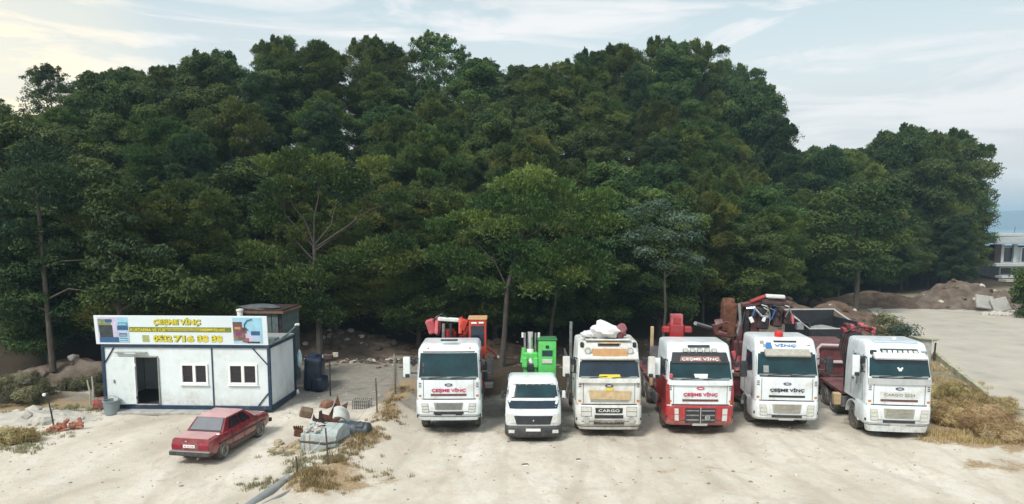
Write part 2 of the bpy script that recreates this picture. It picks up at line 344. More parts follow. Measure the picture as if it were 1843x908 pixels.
# ------------------------------------------------------------------ the wood
bark = mat('bark', (.07, .058, .048), rough=.9, var=.35, scale=4, bump=.8, bscale=12)
bark_pale = mat('pale_bark', (.065, .057, .047), rough=.9, var=.3, scale=4, bump=.8, bscale=12)
LM = [leaf_mat('pine_foliage', (.034, .066, .017), (.105, .142, .034), (.205, .222, .050)),
      leaf_mat('oak_foliage', (.028, .060, .018), (.078, .122, .032), (.155, .198, .048)),
      leaf_mat('cypress_foliage', (.024, .052, .022), (.052, .092, .038), (.095, .145, .056)),
      leaf_mat('olive_foliage', (.028, .05, .036), (.055, .09, .062), (.10, .15, .105), trans=.1)]
def leaf_cloud(C, Rd, n_per, la, lb, r_, up=0.72, tones=None, fill=.35, feather=False):
    """leaves on lumpy puffs. C (k,3) centres, Rd (k,3) radii"""
    k = len(C); n = k * n_per
    idx = np.repeat(np.arange(k), n_per)
    d = r_.normal(size=(n, 3)); d /= np.linalg.norm(d, axis=1)[:, None]
    fl = (d[:, 2] < -0.15) & (r_.random(n) < up); d[fl, 2] *= -1
    ph = r_.random((k, 3)) * 6.28
    lump = 1 + .22 * np.sin(d[:, 0] * 5 + ph[idx, 0]) * np.sin(d[:, 1] * 5 + ph[idx, 1]) + .14 * np.sin(d[:, 2] * 9 + ph[idx, 2] + d[:, 0] * 7)
    rad = np.where(r_.random(n) < fill, r_.random(n) ** .5, .86 + .2 * r_.random(n) ** 2 * 1.2) * lump
    P = C[idx] + d * Rd[idx] * rad[:, None]
    nr = d * .75 + r_.normal(size=(n, 3)) * .5 + np.array([0, 0, .25]); nr /= np.linalg.norm(nr, axis=1)[:, None]
    tg = np.cross(nr, r_.normal(size=(n, 3))); tg /= np.linalg.norm(tg, axis=1)[:, None] + 1e-9
    if feather:
        tg = d * .7 + np.array([0, 0, .45]) + r_.normal(size=(n, 3)) * .45; tg /= np.linalg.norm(tg, axis=1)[:, None]
        nr = np.cross(tg, r_.normal(size=(n, 3))); nr /= np.linalg.norm(nr, axis=1)[:, None] + 1e-9
    bt = np.cross(nr, tg); sc = (.6 + .8 * r_.random(n))[:, None]
    a, b_ = tg * la * .5 * sc, bt * lb * .5 * sc
    Vt = np.stack([P - a, P - b_ + a * .2, P + a, P + b_ + a * .2], 1).reshape(-1, 3)
    Ft = np.arange(n * 4).reshape(n, 4)
    pt = r_.random(k) if tones is None else tones
    tn = np.clip(pt[idx] ** 1.3 * .85 + .45 * (r_.random(n) - .35), 0, 1)
    return Vt, Ft, tn

def tree_variant(seed, H, cb, Rx, n_limb, pr, n_per, la, lb, lm, shape='round', trunk_r=.2, bk=bark, lean=.06, extra=.6, bare=0.0):
    """returns (trunk mesh, branch mesh, crown mesh) with the base at the origin. cb: crown base height, Rx: crown radius"""
    r_ = np.random.default_rng(seed)
    la_, lp = r_.random() * 6.28, r_.random() * 6.28
    def tp(s):
        return Vector((lean * H * s * math.cos(la_) + .12 * math.sin(s * 5 + lp), lean * H * s * math.sin(la_) + .12 * math.cos(s * 4 + lp), H * .93 * s))
    tb = MB(); pts = [tp(s) for s in np.linspace(-0.03, 1, 9)]; rr = [trunk_r * (1.35 if i == 0 else (1 - .1 * i)) for i in range(9)]
    tb.tube(pts, rr, 8); bb = MB(); C, Rd = [], []
    for i in range(n_limb):
        u = (i + r_.random()) / n_limb
        s0 = (cb / H) * .85 + (1 - cb / H) * .9 * u
        z = cb + (H - cb) * u
        if shape == 'round': env = math.sqrt(max(.05, 1 - (2 * u - .9) ** 2 * .85))
        elif shape == 'umbrella': env = .5 + .5 * math.sin(u * 2.4) if u < .9 else .45
        else: env = (1 - u) ** .6 * .95 + .12
        an = i * 2.4 + r_.random() * .8; rr_ = Rx * env * (.55 + .45 * r_.random())
        p0 = tp(min(s0, .97)); p3 = Vector((p0.x + rr_ * math.cos(an), p0.y + rr_ * math.sin(an), z + (.3 + .5 * r_.random()) * pr))
        p1 = p0.lerp(p3, .35) + Vector((0, 0, -.06 * rr_)); p2 = p0.lerp(p3, .7) + Vector((r_.normal() * .15, r_.normal() * .15, .02 * rr_))
        w = trunk_r * .42 * (1.1 - u * .7)
        bb.tube([p0, p1, p2, p3], [w, w * .7, w * .42, w * .15], 5, cap=False)
        for q in range(2):
            p4 = p2 + Vector((r_.normal() * .8, r_.normal() * .8, r_.random() * .8)); bb.tube([p1.lerp(p2, .5 + .4 * q), p4], [w * .35, w * .08], 4, cap=False)
            if r_.random() > bare: C.append(p4); Rd.append(pr * (.45 + .3 * r_.random()))
        if r_.random() > bare * .5:
            C.append(p3); Rd.append(pr * (.7 + .45 * r_.random()))
            if r_.random() < extra: C.append(p1.lerp(p3, .45) + Vector((0, 0, pr * .35))); Rd.append(pr * (.6 + .4 * r_.random()))
    C.append(tp(1) + Vector((0, 0, .1))); Rd.append(pr * .8)
    for q in range(5): C.append(tp(1) + Vector((r_.uniform(-1, 1) * Rx * .3, r_.uniform(-1, 1) * Rx * .3, (.1 + .3 * r_.random()) * pr))); Rd.append(pr * (.22 + .2 * r_.random()))
    C = np.array([list(c) for c in C]); Rd = np.array(Rd)
    Rd3 = np.stack([Rd * (1 + .25 * r_.random(len(Rd))), Rd * (1 + .25 * r_.random(len(Rd))), Rd * (.62 + .2 * r_.random(len(Rd)))], 1)
    top = np.argsort(-C[:, 2])[:12]      # upright shoots that break the outline
    sp = C[top] + np.stack([r_.uniform(-.5, .5, 12), r_.uniform(-.5, .5, 12), .2 + .3 * r_.random(12)], 1) * pr
    C = np.concatenate([C, sp]); Rd3 = np.concatenate([Rd3, np.stack([.24 + .2 * r_.random(12), .24 + .2 * r_.random(12), .26 + .34 * r_.random(12)], 1) * pr])
    cnt = n_per
    tones = np.clip(r_.random(len(C)) * .8 + .2 * (C[:, 2] * 0 + r_.random()), 0, 1)
    Vt, Ft, tn = leaf_cloud(C, Rd3, cnt, la, lb, r_, tones=tones, feather=lm in (LM[0], LM[2]))
    cm = np_mesh('crown', Vt, Ft, lm, tn); H = float(np.percentile(Vt[:, 2], 99.6))
    def mesh_of(mb, nm):
        o = mb.build(nm, bk); m = o.data; bpy.data.objects.remove(o); return m
    return mesh_of(tb, 'trunk'), mesh_of(bb, 'branches'), cm, H

VAR = {
 'pine_a': tree_variant(1, 11, 2.0, 3.6, 28, 1.2, 1250, .21, .062, LM[0], 'round', .2),
 'pine_b': tree_variant(2, 12, 3.0, 3.5, 26, 1.05, 1250, .21, .062, LM[0], 'umbrella', .2),
 'pine_c': tree_variant(3, 12, 1.6, 3.0, 30, .95, 1150, .20, .058, LM[2], 'cone', .18),
 'oak_a': tree_variant(4, 10, 1.3, 3.5, 30, 1.1, 1000, .15, .09, LM[1], 'round', .22),
 'oak_b': tree_variant(5, 10, 1.0, 3.3, 28, 1.0, 1000, .145, .085, LM[1], 'round', .2),
 'thin': tree_variant(6, 11, 3.0, 2.8, 30, .60, 95, .20, .10, LM[1], 'round', .15, extra=.3),
 'scrub': tree_variant(7, 5, .5, 2.4, 18, 1.0, 420, .22, .13, LM[1], 'round', .1),
 'olive': tree_variant(8, 6, 1.6, 2.2, 20, .75, 330, .20, .10, LM[3], 'round', .14),
}
DESC = {'pine_a': ('pine_tree', 'spreading green pine'), 'pine_b': ('pine_tree', 'flat topped green pine'), 'pine_c': ('pine_tree', 'narrow dark conifer'), 'oak_a': ('oak_tree', 'dense rounded oak'),
        'oak_b': ('oak_tree', 'bushy full oak'), 'thin': ('thin_tree', 'sparse see-through tree'), 'scrub': ('scrub_tree', 'low bushy scrub tree'), 'olive': ('olive_tree', 'pale grey-green small tree')}
trng = np.random.default_rng(77)
def plant(var, X, Y, h, label, group=None, wide=1.0, rz=None, name=None, cat='tree', sink=.1):
    tm, bm_, cm, H = VAR[var]; s = h / H
    o = empty(name or DESC[var][0], label, cat, (X, Y, float(terrain(X, Y)) - sink), trng.random() * 6.28 if rz is None else rz, group)
    o.scale = (s * wide, s * wide, s)
    link('trunk', tm, o); link('branches', bm_, o); link('crown', cm, o)
    return o
SX = [-200, 0, 40, 95, 130, 180, 200, 240, 300, 340, 400, 460, 520, 570, 630, 690, 735, 780, 815, 850, 900, 950, 1030, 1100, 1150, 1220, 1275, 1300, 1340, 1385, 1402, 1418, 1432, 1480, 1560, 1600, 1650, 1705, 1725, 1765, 1780, 1800]
SY = [150, 165, 150, 108, 100, 130, 140, 125, 128, 105, 98, 88, 70, 82, 72, 78, 98, 72, 68, 108, 118, 125, 108, 84, 82, 78, 92, 115, 132, 145, 185, 215, 250, 262, 268, 228, 238, 240, 272, 285, 345, 400]
def sil(px): return np.interp(px, SX, SY)
ROWN = ['front edge', 'second', 'third', 'fourth', 'middle', 'upper', 'upper back', 'crest']
ORD = 'first second third fourth fifth sixth seventh eighth ninth tenth eleventh twelfth thirteenth fourteenth fifteenth sixteenth seventeenth eighteenth nineteenth twentieth'.split()
ORD += ['twenty-' + o for o in ORD[:9]] + ['thirtieth'] + ['thirty-' + o for o in ORD[:9]]
for row, (off, hmin, hmax, spc) in enumerate([(1.5, 8, 10, 4.4), (5.5, 8.5, 11, 4.6), (10, 9, 12, 4.8), (15, 9.5, 12.5, 4.8), (20.5, 9.5, 12.5, 5.0), (26.5, 9.5, 13, 5.0), (33, 9, 14, 5.0), (39.5, 8, 15, 4.6)]):
    x = -62.0 - row * 2; k = 0
    while x < 66:
        xx = x + trng.normal() * .8; yy = float(edge(xx)) + off * (1.0 if xx < 35 else .55) + trng.normal() * .9
        px = PX + F * xx / yy
        x += spc * (.8 + .4 * trng.random())
        rpx = 2.4 * F / yy
        if px < -90 or px > 1786 - rpx: continue
        g = float(terrain(xx, yy)); cap = .5 * sil(px) + .5 * max(sil(px - rpx * .4), sil(px + rpx * .4))
        if px < 195 and row < 6: cap = max(cap, 185)
        if px < 195: cap += 6
        if px > 1690: cap = max(sil(px), sil(px + rpx * .6)) + 16
        elif px > 1575: cap -= 2
        elif px > 1375: cap = max(cap, float(sil(px)), float(sil(px + rpx * .7))) + 4
        if 1290 < px < 1440: cap += 16
        if row >= 6 and 745 < px < 845: cap -= 8
        top = zat(cap + trng.random() * 12, yy)
        h = hmin + (hmax - hmin) * trng.random()
        allow = top - g
        if row >= 6 or (xx > 30 and row >= 2): h = allow if allow < (18 if xx < 30 else 25) else 16
        h = min(h, allow)
        if h < 3.2: continue
        if row <= 1 and h > allow * .95: h = allow
        var = trng.choice(['pine_a', 'pine_b', 'pine_c', 'oak_a', 'oak_b'], p=[.30, .25, .15, .17, .13])
        if h < 5.5: var = 'scrub'
        if row >= 6 and (px < 190 or 745 < px < 845): var = 'thin'
        plant(var, xx, yy, h, f'{DESC[var][1]}, {ORD[min(k, 38)]} from the left in the {ROWN[row]} row of the wood', 'trees of the dense wood', wide=float(np.clip(10 / h, .8, 1.45) * trng.uniform(.85, 1.2)) if h > 5.5 else 1.2)
        k += 1

# ------------------------------------------------------------------ vehicle materials
white = mat('white_paint', (.70, .77, .80), dusty=0.75, rough=.38, var=.05, scale=2, coat=.3, dirt=(.42, .38, .31), dirt_amt=.22)
white2 = mat('dusty_white_paint', (.68, .71, .70), dusty=0.9, rough=.5, var=.08, scale=2.5, coat=.1, dirt=(.40, .36, .29), dirt_amt=.4)
red = mat('red_paint', (.32, .010, .016), dusty=0.5, rough=.35, var=.2, scale=3, coat=.4, dirt=(.25, .12, .09), dirt_amt=.2)
maroon = mat('maroon_paint', (.10, .012, .022), dusty=0.6, rough=.5, var=.35, scale=2, dirt=(.16, .09, .07), dirt_amt=.4)
orange = mat('orange_red_paint', (.45, .038, .02), rough=.5, var=.2, scale=2, dirt=(.25, .12, .08), dirt_amt=.2)
pink = mat('faded_red_paint', (.42, .07, .09), rough=.6, var=.3, scale=3, dirt=(.4, .3, .26), dirt_amt=.3)
green = mat('green_paint', (.09, .52, .11), dusty=0.3, rough=.4, var=.15, scale=3, coat=.2, dirt=(.15, .2, .1), dirt_amt=.15)
glass = mat('dark_glass', (.008, .036, .044), rough=.14, var=.5, scale=1.2, spec=.45, coat=.1)
glass2 = mat('blue_dark_glass', (.010, .022, .04), rough=.16, var=.4, scale=1.5, spec=.7)
rubber = mat('black_rubber', (.018, .018, .02), dusty=0.4, rough=.75, var=.3, scale=8, dirt=(.12, .10, .08), dirt_amt=.3)
black = mat('black_plastic', (.018, .021, .027), dusty=0.15, rough=.55, var=.3, scale=5)
steel = mat('grey_steel', (.28, .29, .30), rough=.45, metal=.6, var=.25, scale=5, dirt=(.2, .15, .1), dirt_amt=.2)
chrome = mat('chrome', (.62, .65, .66), rough=.22, metal=.9, var=.1, scale=5)
grill = mat('grey_grille', (.26, .27, .26), rough=.6, var=.2, scale=8)
grill_w = mat('beige_grille', (.36, .35, .30), rough=.6, var=.2, scale=8)
lamp = mat('lamp_glass', (.55, .56, .52), rough=.15, var=.25, scale=20, coat=.5)
amber = mat('amber_lens', (.55, .16, .02), rough=.2)
redlens = mat('red_lens', (.5, .02, .02), rough=.25)
cardboard = mat('cardboard', (.46, .27, .13), rough=.9, var=.15, scale=5)
cardboard2 = mat('pale_cardboard', (.50, .38, .22), rough=.9, var=.2, scale=5)
ylw = mat('yellow_print', (.66, .56, .05), rough=.6, var=.15, scale=12)
olive_p = mat('olive_print', (.16, .20, .03), rough=.6, var=.3, scale=12)
redtxt = mat('red_lettering', (.50, .015, .09), rough=.5, var=.1)
blktxt = mat('black_lettering', (.012, .012, .03), rough=.5, var=.1)
plate_m = mat('number_plate', (.74, .74, .73), rough=.4, var=.06, scale=30)
blue_oval = mat('dark_blue_badge', (.03, .02, .09), rough=.3)
rust = mat('rusty_metal', (.11, .045, .025), rough=.9, var=.5, scale=6, bump=.4, bscale=30)
dkblue = mat('dark_blue_frame', (.012, .035, .075), rough=.5, var=.2, scale=3, dirt=(.15, .14, .13), dirt_amt=.15)
panel = mat('cabin_panel', (.68, .755, .78), dusty=.5, rough=.55, var=.045, scale=1.2, dirt=(.50, .50, .46), dirt_amt=.25)
panel_side = panel
pvc = mat('white_window_frame', (.80, .82, .82), rough=.4, var=.03)
concrete = mat('grey_concrete', (.38, .38, .36), rough=.95, var=.2, scale=3, bump=.5, bscale=25, dirt=(.25, .22, .18), dirt_amt=.3)
stone_m = mat('pale_stone', (.48, .45, .40), rough=.95, var=.25, scale=2, bump=.8, bscale=10)

FONT_CACHE = {}
def text(body, h, mat_, parent, name, center, width=None, rot=(R(90), 0, 0), ext=.006, bold=0.0, surf=None):
    """raised lettering, centred on CENTER, h tall, fitted to width; surf(x,z) bends it onto a body panel"""
    cu = bpy.data.curves.new(name, 'FONT'); cu.body = body; cu.size = 1; cu.extrude = 0.02; cu.offset = bold; cu.resolution_u = 2
    ob = bpy.data.objects.new(name, cu); me = bpy.data.meshes.new_from_object(ob); bpy.data.objects.remove(ob); bpy.data.curves.remove(cu)
    n = len(me.vertices); co = np.empty(n * 3); me.vertices.foreach_get('co', co); co = co.reshape(-1, 3)
    mn, mx = co.min(0), co.max(0); co -= (mn + mx) / 2
    co[:, 1] *= h / (mx[1] - mn[1]); co[:, 0] *= (width / (mx[0] - mn[0])) if width else h / (mx[1] - mn[1])
    co[:, 2] *= ext / .02
    if surf:
        out = np.stack([co[:, 0] + center[0], np.zeros(n), co[:, 1] + center[2]], 1)
        out[:, 1] = [surf(float(a), float(b)) for a, b in out[:, [0, 2]]]; out[:, 1] -= co[:, 2] + ext + .012
        me.vertices.foreach_set('co', out.astype(np.float32).ravel()); me.materials.append(mat_); me.update()
        return link(name, me, parent)
    me.vertices.foreach_set('co', co.astype(np.float32).ravel()); me.materials.append(mat_); me.update()
    return link(name, me, parent, center, rot)

class Shell:
    """a vehicle cab as a stack of rounded sections (z, half width, front y, back y, corner radius); x right, y back, z up"""
    def __init__(s, secs, bulge=.05): s.s = secs; s.b = bulge; s.z = [a[0] for a in secs]
    def par(s, z): return [float(np.interp(z, s.z, [a[i] for a in s.s])) for i in range(1, 5)]
    def fy(s, x, z):
        hw, yf, yb, r = s.par(z); ax = min(abs(x), hw); y = yf + s.b * (ax / hw) ** 2
        if ax > hw - r: t = (ax - (hw - r)); y += r - math.sqrt(max(0, r * r - t * t))
        return y
    def mesh(s, mat, name, parent, cuts=2):
        mb = MB(); zs = []
        for a, b in zip(s.z[:-1], s.z[1:]):
            zs += list(np.linspace(a, b, cuts + 1)[:-1])
        zs.append(s.z[-1]); rings = []
        for z in zs:
            hw, yf, yb, r = s.par(z); ring = [(-hw, yb, z)]
            xs = [-hw + r * (1 - math.cos(a)) for a in np.linspace(0, math.pi / 2, 6)]
            xs += list(np.linspace(-hw + r, hw - r, 7)[1:-1]) + [-x for x in xs[::-1]]
            ring += [(x, s.fy(x, z), z) for x in xs] + [(hw, yb, z)]; rings.append(ring)
        n = len(rings[0]); vs = [p for r_ in rings for p in r_]; fs = []
        for i in range(len(rings) - 1):
            for k in range(n): a = i * n + k; b_ = i * n + (k + 1) % n; fs.append((a, b_, b_ + n, a + n))
        fs.append(tuple(range(n))); fs.append(tuple(range((len(rings) - 1) * n, len(rings) * n)))
        mb.add(vs, fs, mat); return mb.build(name, mat, parent, smooth=40)
    def patch(s, mb, xb, xt, z0, z1, off, mat, nx=8, nz=3, deep=.03):
        """a panel lying on the front, from xb=(left,right) at the bottom to xt at the top, standing off by off"""
        vs, fs = [], []
        for j in range(nz + 1):
            z = z0 + (z1 - z0) * j / nz
            for i in range(nx + 1):
                l = xb[0] + (xt[0] - xb[0]) * j / nz; r = xb[1] + (xt[1] - xb[1]) * j / nz; x = l + (r - l) * i / nx
                vs.append((x, s.fy(x, z) - off, z))
        w = nx + 1
        for j in range(nz):
            for i in range(nx): a = j * w + i; fs.append((a, a + 1, a + w + 1, a + w))
        loop = list(range(w)) + [j * w + nx for j in range(1, nz + 1)] + [nz * w + i for i in range(nx - 1, -1, -1)] + [j * w for j in range(nz - 1, 0, -1)]
        b0 = len(vs)
        for q in loop: p = vs[q]; vs.append((p[0], p[1] + off + deep, p[2]))
        for q in range(len(loop)): a, b_ = loop[q], loop[(q + 1) % len(loop)]; fs.append((a, b_, b0 + (q + 1) % len(loop), b0 + q))
        mb.add(vs, fs, mat); return mb
    def side(s, mb, sg, poly, off, mat):
        """a panel on the side, poly in (y,z)"""
        vs = [(sg * (s.par(z)[0] + off), y, z) for y, z in poly] + [(sg * (s.par(z)[0] - .03), y, z) for y, z in poly]; n = len(poly)
        mb.add(vs, [tuple(range(n)), tuple(range(n, 2 * n))] + [(i, (i + 1) % n, (i + 1) % n + n, i + n) for i in range(n)], mat); return mb

def wheel(parent, x, y, r, w, side, rimm=steel, big=True):
    prof = [(-w / 2, r * .62), (-w / 2, r * .9), (-w * .38, r * .985), (0, r), (w * .38, r * .985), (w / 2, r * .9), (w / 2, r * .62)]
    mb = MB().lathe(prof, 28, rubber)
    if big:
        for k in range(24): a = k * math.pi / 12; mb.box((0, math.cos(a) * r * .985, math.sin(a) * r * .985), (w * .8, .05, r * .05), rubber, rot=(a, 0, 0))
    o = mb.build('wheel', rubber, parent, (x, y, r * .985))
    q = side
    rb = MB().lathe([(q * w * .5 * .3, r * .5), (q * w * .51, r * .63), (q * w * .53, r * .60), (q * w * .40, r * .52), (q * w * .30, r * .34), (q * w * .42, r * .22), (q * w * .44, r * .1), (q * w * .44, .01)], 20, rimm)
    for k in range(8): a = k * math.pi / 4; rb.tube([(q * w * .3, math.cos(a) * r * .28, math.sin(a) * r * .28), (q * w * .40, math.cos(a) * r * .28, math.sin(a) * r * .28)], r * .035, 5, black)
    rb.build('rim', rimm, o)
    return o

def lamp_unit(sh, parent, x0, x1, z0, z1, off=.02, n=3, name='headlight', lean=0.0, body=black):
    mb = MB(); sh.patch(mb, (x0, x1), (x0 + lean, x1 + lean), z0, z1, off, body, 4, 2); o = mb.build(name, body, parent)
    lb = MB(); dz = (z1 - z0) / n; m = .014 
    for k in range(n):
        sh.patch(lb, (x0 + m + lean * k / n, x1 - m + lean * k / n), (x0 + m + lean * (k + 1) / n, x1 - m + lean * (k + 1) / n), z0 + dz * k + m, z0 + dz * (k + 1) - m, off + .008, lamp if k < n - 1 or n < 3 else lamp, 3, 1)
    lb.build('lens', lamp, o); return o

def grille(sh, parent, x0, x1, z0, z1, m, name='grille', bars=5, inset=0.0, off=.012, back=None):
    mb = MB(); sh.patch(mb, (x0 + inset, x1 - inset), (x0, x1), z0, z1, off, back or m, 6, 2); o = mb.build(name, m, parent)
    bb = MB()
    for k in range(bars):
        z = z0 + (z1 - z0) * (k + .5) / bars; h = (z1 - z0) / bars * .28
        sh.patch(bb, (x0 + inset + .03, x1 - inset - .03), (x0 + inset + .03, x1 - inset - .03), z - h / 2, z + h / 2, off + .018, m, 6, 1)
    bb.build('bar', m, o); return o

def mirror(parent, x, y, z, sg, hwb, h=.75, w=.34, shell=white, back=black):
    mb = MB().box((x, y, z), (w * .8, .16, h), shell, bev=.05, seg=2)
    mb.box((x - sg * w * .1, y - .09, z - h * .42), (w * .5, .05, h * .18), back, bev=.02)
    mb.tube([(x, y, z + h * .35), (x - sg * w, y + .05, z + h * .42), (sg * hwb, y + .12, z + h * .35)], .025, 6, back)
    mb.tube([(x, y, z - h * .3), (sg * hwb, y + .12, z - h * .35)], .025, 6, back)
    mb.box((x - sg * (w * .75), y + .03, z + h * .25), (w * .5, .14, h * .36), back, bev=.04)
    o = mb.build('mirror', shell, parent); return o

def make_truck(name, label, X, D, yaw=0.0, hw=1.22, z=None, low=white, top=white, bump_m=white, gm_=grill, glass_=glass, letters=None, lcol=redtxt, bed=None, badge=blue_oval, lip=True, mirrors=((-1, 1), (1, 1)), roof=None, depth=2.25, rear_len=6.5, plate=True, lamps=True):
    Z = dict(lip0=.45, b0=.6, b1=1.33, p1=2.12, w0=2.22, w1=3.15, t=3.7); Z.update(z or {})
    o = empty(name, label, 'truck', (X, D, float(terrain(X, D + 1))), yaw, 'trucks parked in a row')
    o['group'] = 'trucks parked in a row'
    hB = hw + .035
    sh = Shell([(Z['b1'] - .06, hw, .02, depth, .13), (Z['p1'], hw - .005, .04, depth, .13), (Z['w0'], hw - .01, .06, depth, .13), (Z['w1'], hw - .04, .27, depth, .14),
                (Z['w1'] + .10, hw - .05, .32, depth, .15), (Z['t'] - .12, hw - .08, .50, depth, .17), (Z['t'] - .04, hw - .12, .58, depth - .04, .18), (Z['t'], hw - .22, .72, depth - .15, .20)], bulge=.035)
    body = sh.mesh(top, 'cab', o)
    bs = Shell([(Z['b0'], hB - .05, .03, 1.0, .22), (Z['b0'] + .1, hB, -.05, 1.0, .24), (Z['b1'] - .08, hB, -.04, 1.0, .24), (Z['b1'] - .02, hB - .02, .0, 1.0, .22)])
    bump = bs.mesh(bump_m, 'bumper', o)
    if lip:
        mb = MB(); ls = Shell([(Z['lip0'], hB - .14, .02, .3, .1), (Z['b0'] - .03, hB - .10, -.01, .3, .1)]); ls.mesh(bump_m, 'bumper_lip', o)
    # dark seam between cab and bumper, wings and steps
    mb = MB(); sh.patch(mb, (-hw + .03, hw - .03), (-hw + .03, hw - .03), Z['b1'] - .025, Z['b1'] + .02, .012, black, 12, 1); mb.build('seam', black, o)
    mb = MB(); sh.patch(mb, (-hw + .16, hw - .16), (-hw + .16, hw - .16), Z['w0'] - .0, Z['w0'] + .07, .024, mat('dashboard', (.20, .24, .25), rough=.4, var=.3), 10, 1); mb.build('dashboard_edge', None, o)
    # windscreen
    mb = MB(); sh.patch(mb, (-hw + .04, hw - .04), (-hw + .08, hw - .08), Z['w0'] - .05, Z['w1'] + .05, .010, black, 14, 4); ws = mb.build('windscreen', black, o)
    mb = MB(); sh.patch(mb, (-hw + .09, hw - .09), (-hw + .14, hw - .14), Z['w0'] + .03, Z['w1'] - .01, .018, glass_, 14, 4); mb.build('glass', glass_, ws)
    mb = MB()
    for x0 in (-.75, .1):
        pts = [(x0 + q * .17, sh.fy(x0 + q * .17, Z['w0'] + .02 + q * .015) - .045, Z['w0'] + .02 + q * .015) for q in range(5)]; mb.tube(pts, .014, 4, black)
    mb.build('wiper', black, ws)
    # doors, side windows, handles
    for sg in (-1, 1):
        mb = MB(); yA, yB = .42, 1.55
        for poly in ([(yA, Z['b1'] + .1), (yB, Z['b1'] + .1), (yB, Z['w1'] + .02), (yA + .22, Z['w1'] + .02)],): sh.side(mb, sg, poly, .012, top)
        d = mb.build('door', top, o)
        mb = MB(); sh.side(mb, sg, [(yA + .12, Z['w0'] + .12), (yB - .08, Z['w0'] - .08), (yB - .08, Z['w1'] - .06), (yA + .30, Z['w1'] - .06)], .020, glass2); mb.build('side_window', glass2, d)
        MB().box((sg * (hw + .02), yB - .15, Z['w0'] - .32), (.03, .18, .05), black, bev=.01).build('handle', black, d)
        wb = MB()   # wheel arch and steps
        pts = [(sg * (hw - .16), 1.38 + .64 * math.cos(a), .52 + .64 * math.sin(a)) for a in np.linspace(.1, math.pi - .1, 12)]
        for p, q in zip(pts[:-1], pts[1:]):
            c = [(p[i] + q[i]) / 2 for i in range(3)]; wb.box(c, (.34, math.dist(p, q) * 1.08, .05), bump_m if bump_m is not red else red, rot=(math.atan2(q[2] - p[2], q[1] - p[1]), 0, 0))
        wb.box((sg * (hw - .1), .72, .9), (.26, .12, .75), bump_m, bev=.02)
        wb.build('wheel_arch', bump_m, o)
        MB().box((sg * (hw - .02), .30, .75), (.05, .5, .10), black, bev=.015).build('step', black, o)
    for sg in (-1, 1):       # panel gaps, indicator, step treads and roof marker lamps
        mb = MB(); xa = sg * (hw - .26); sh.patch(mb, (xa - .008, xa + .008), (xa - .008, xa + .008), Z['b1'] + .04, Z['p1'] + .04, .008, black, 1, 4); mb.build('panel_gap', black, o)
        mb = MB(); xa = sg * (hw - .13); sh.patch(mb, (xa - .05, xa + .05), (xa - .05, xa + .05), Z['b1'] + .10, Z['b1'] + .17, .014, amber, 2, 1); mb.build('indicator', amber, o)
        mb = MB(); xa = sg * (hw - .42); sh.patch(mb, (xa - .04, xa + .04), (xa - .04, xa + .04), Z['w1'] + .12, Z['w1'] + .16, .012, amber, 1, 1); mb.build('marker_lamp', amber, o)
        mb = MB(); xa = sg * (hw - .13)
        for q in range(3): sh.patch(mb, (xa - .05, xa + .05), (xa - .05, xa + .05), Z['p1'] - .10 - q * .07, Z['p1'] - .07 - q * .07, .010, black, 2, 1)
        mb.build('corner_vent', black, o)
        mb = MB(); sh.side(mb, sg, [(.40, Z['b1'] + .08), (.42, Z['b1'] + .08), (.64, Z['w1'] + .05), (.62, Z['w1'] + .05)], .014, black); sh.side(mb, sg, [(1.56, Z['b1'] + .08), (1.58, Z['b1'] + .08), (1.58, Z['w1'] + .03), (1.56, Z['w1'] + .03)], .014, black); mb.build('door_gap', black, o)
    mb = MB(); bs.patch(mb, (-hw + .2, hw - .2), (-hw + .2, hw - .2), Z['b0'] + .20, Z['b0'] + .215, .010, black, 8, 1); mb.build('bumper_crease', black, o)
    for sg, kind in mirrors:
        mirror(o, sg * (hw + .38), .22, Z['w0'] + .42, sg, hw - .05, h=.78 if kind == 1 else .6, shell=top if kind == 1 else black)
    for sg in (-1, 1):
        wheel(o, sg * (hw - .20), 1.38, .50, .30, sg)
        for yy in (rear_len - 1.7, rear_len - .5): wheel(o, sg * (hw - .30), yy, .50, .52, sg)
    # chassis
    mb = MB()
    for sg in (-1, 1): mb.box((sg * .42, rear_len / 2 + .3, .86), (.1, rear_len - .2, .24), black)
    for yy in np.linspace(1.2, rear_len, 6): mb.box((0, yy, .86), (.74, .1, .2), black)
    mb.box((0, 1.0, .80), (1.7, 1.5, .5), black, bev=.05); mb.box((hw - .3, 3.1, .75), (.5, 1.1, .5), steel, bev=.05); mb.box((-hw + .3, 3.1, .75), (.5, .9, .5), steel, bev=.05)
    mb.build('chassis', black, o)
    # front grilles, lamps, plate
    if gm_: grille(bs, o, -.56, .56, Z['b0'] + .28, Z['b1'] - .12, gm_, bars=7, inset=.05)
    mb = MB()
    for k in (-1, 0, 1): bs.patch(mb, (k * .40 - .17 - (.1 if k == 0 else 0), k * .40 + .17 + (.1 if k == 0 else 0)), (k * .40 - .17 - (.1 if k == 0 else 0), k * .40 + .17 + (.1 if k == 0 else 0)), Z['b0'] + .10, Z['b0'] + .19, .012, black, 3, 1)
    mb.build('air_intake', black, o)
    if lamps:
        for sg in (-1, 1):
            x0, x1 = (sg * .74, sg * 1.0) if sg > 0 else (sg * 1.0, sg * .74)
            lamp_unit(bs, o, x0, x1, Z['b0'] + .18, Z['b1'] - .15, n=3, lean=sg * .04, body=gm_ or black)
    if plate:
        mb = MB(); bs.patch(mb, (-.28, .28), (-.28, .28), Z['b0'] - .02, Z['b0'] + .085, .022, plate_m, 3, 1); mb.build('number_plate', plate_m, o)
    # badge, lettering, slot
    zc = Z['b1'] + (Z['p1'] - Z['b1']) * .80
    bm_ = MB(); r_ = [(.15 * math.cos(a), .05 * math.sin(a)) for a in np.linspace(0, 2 * math.pi, 20)[:-1]]
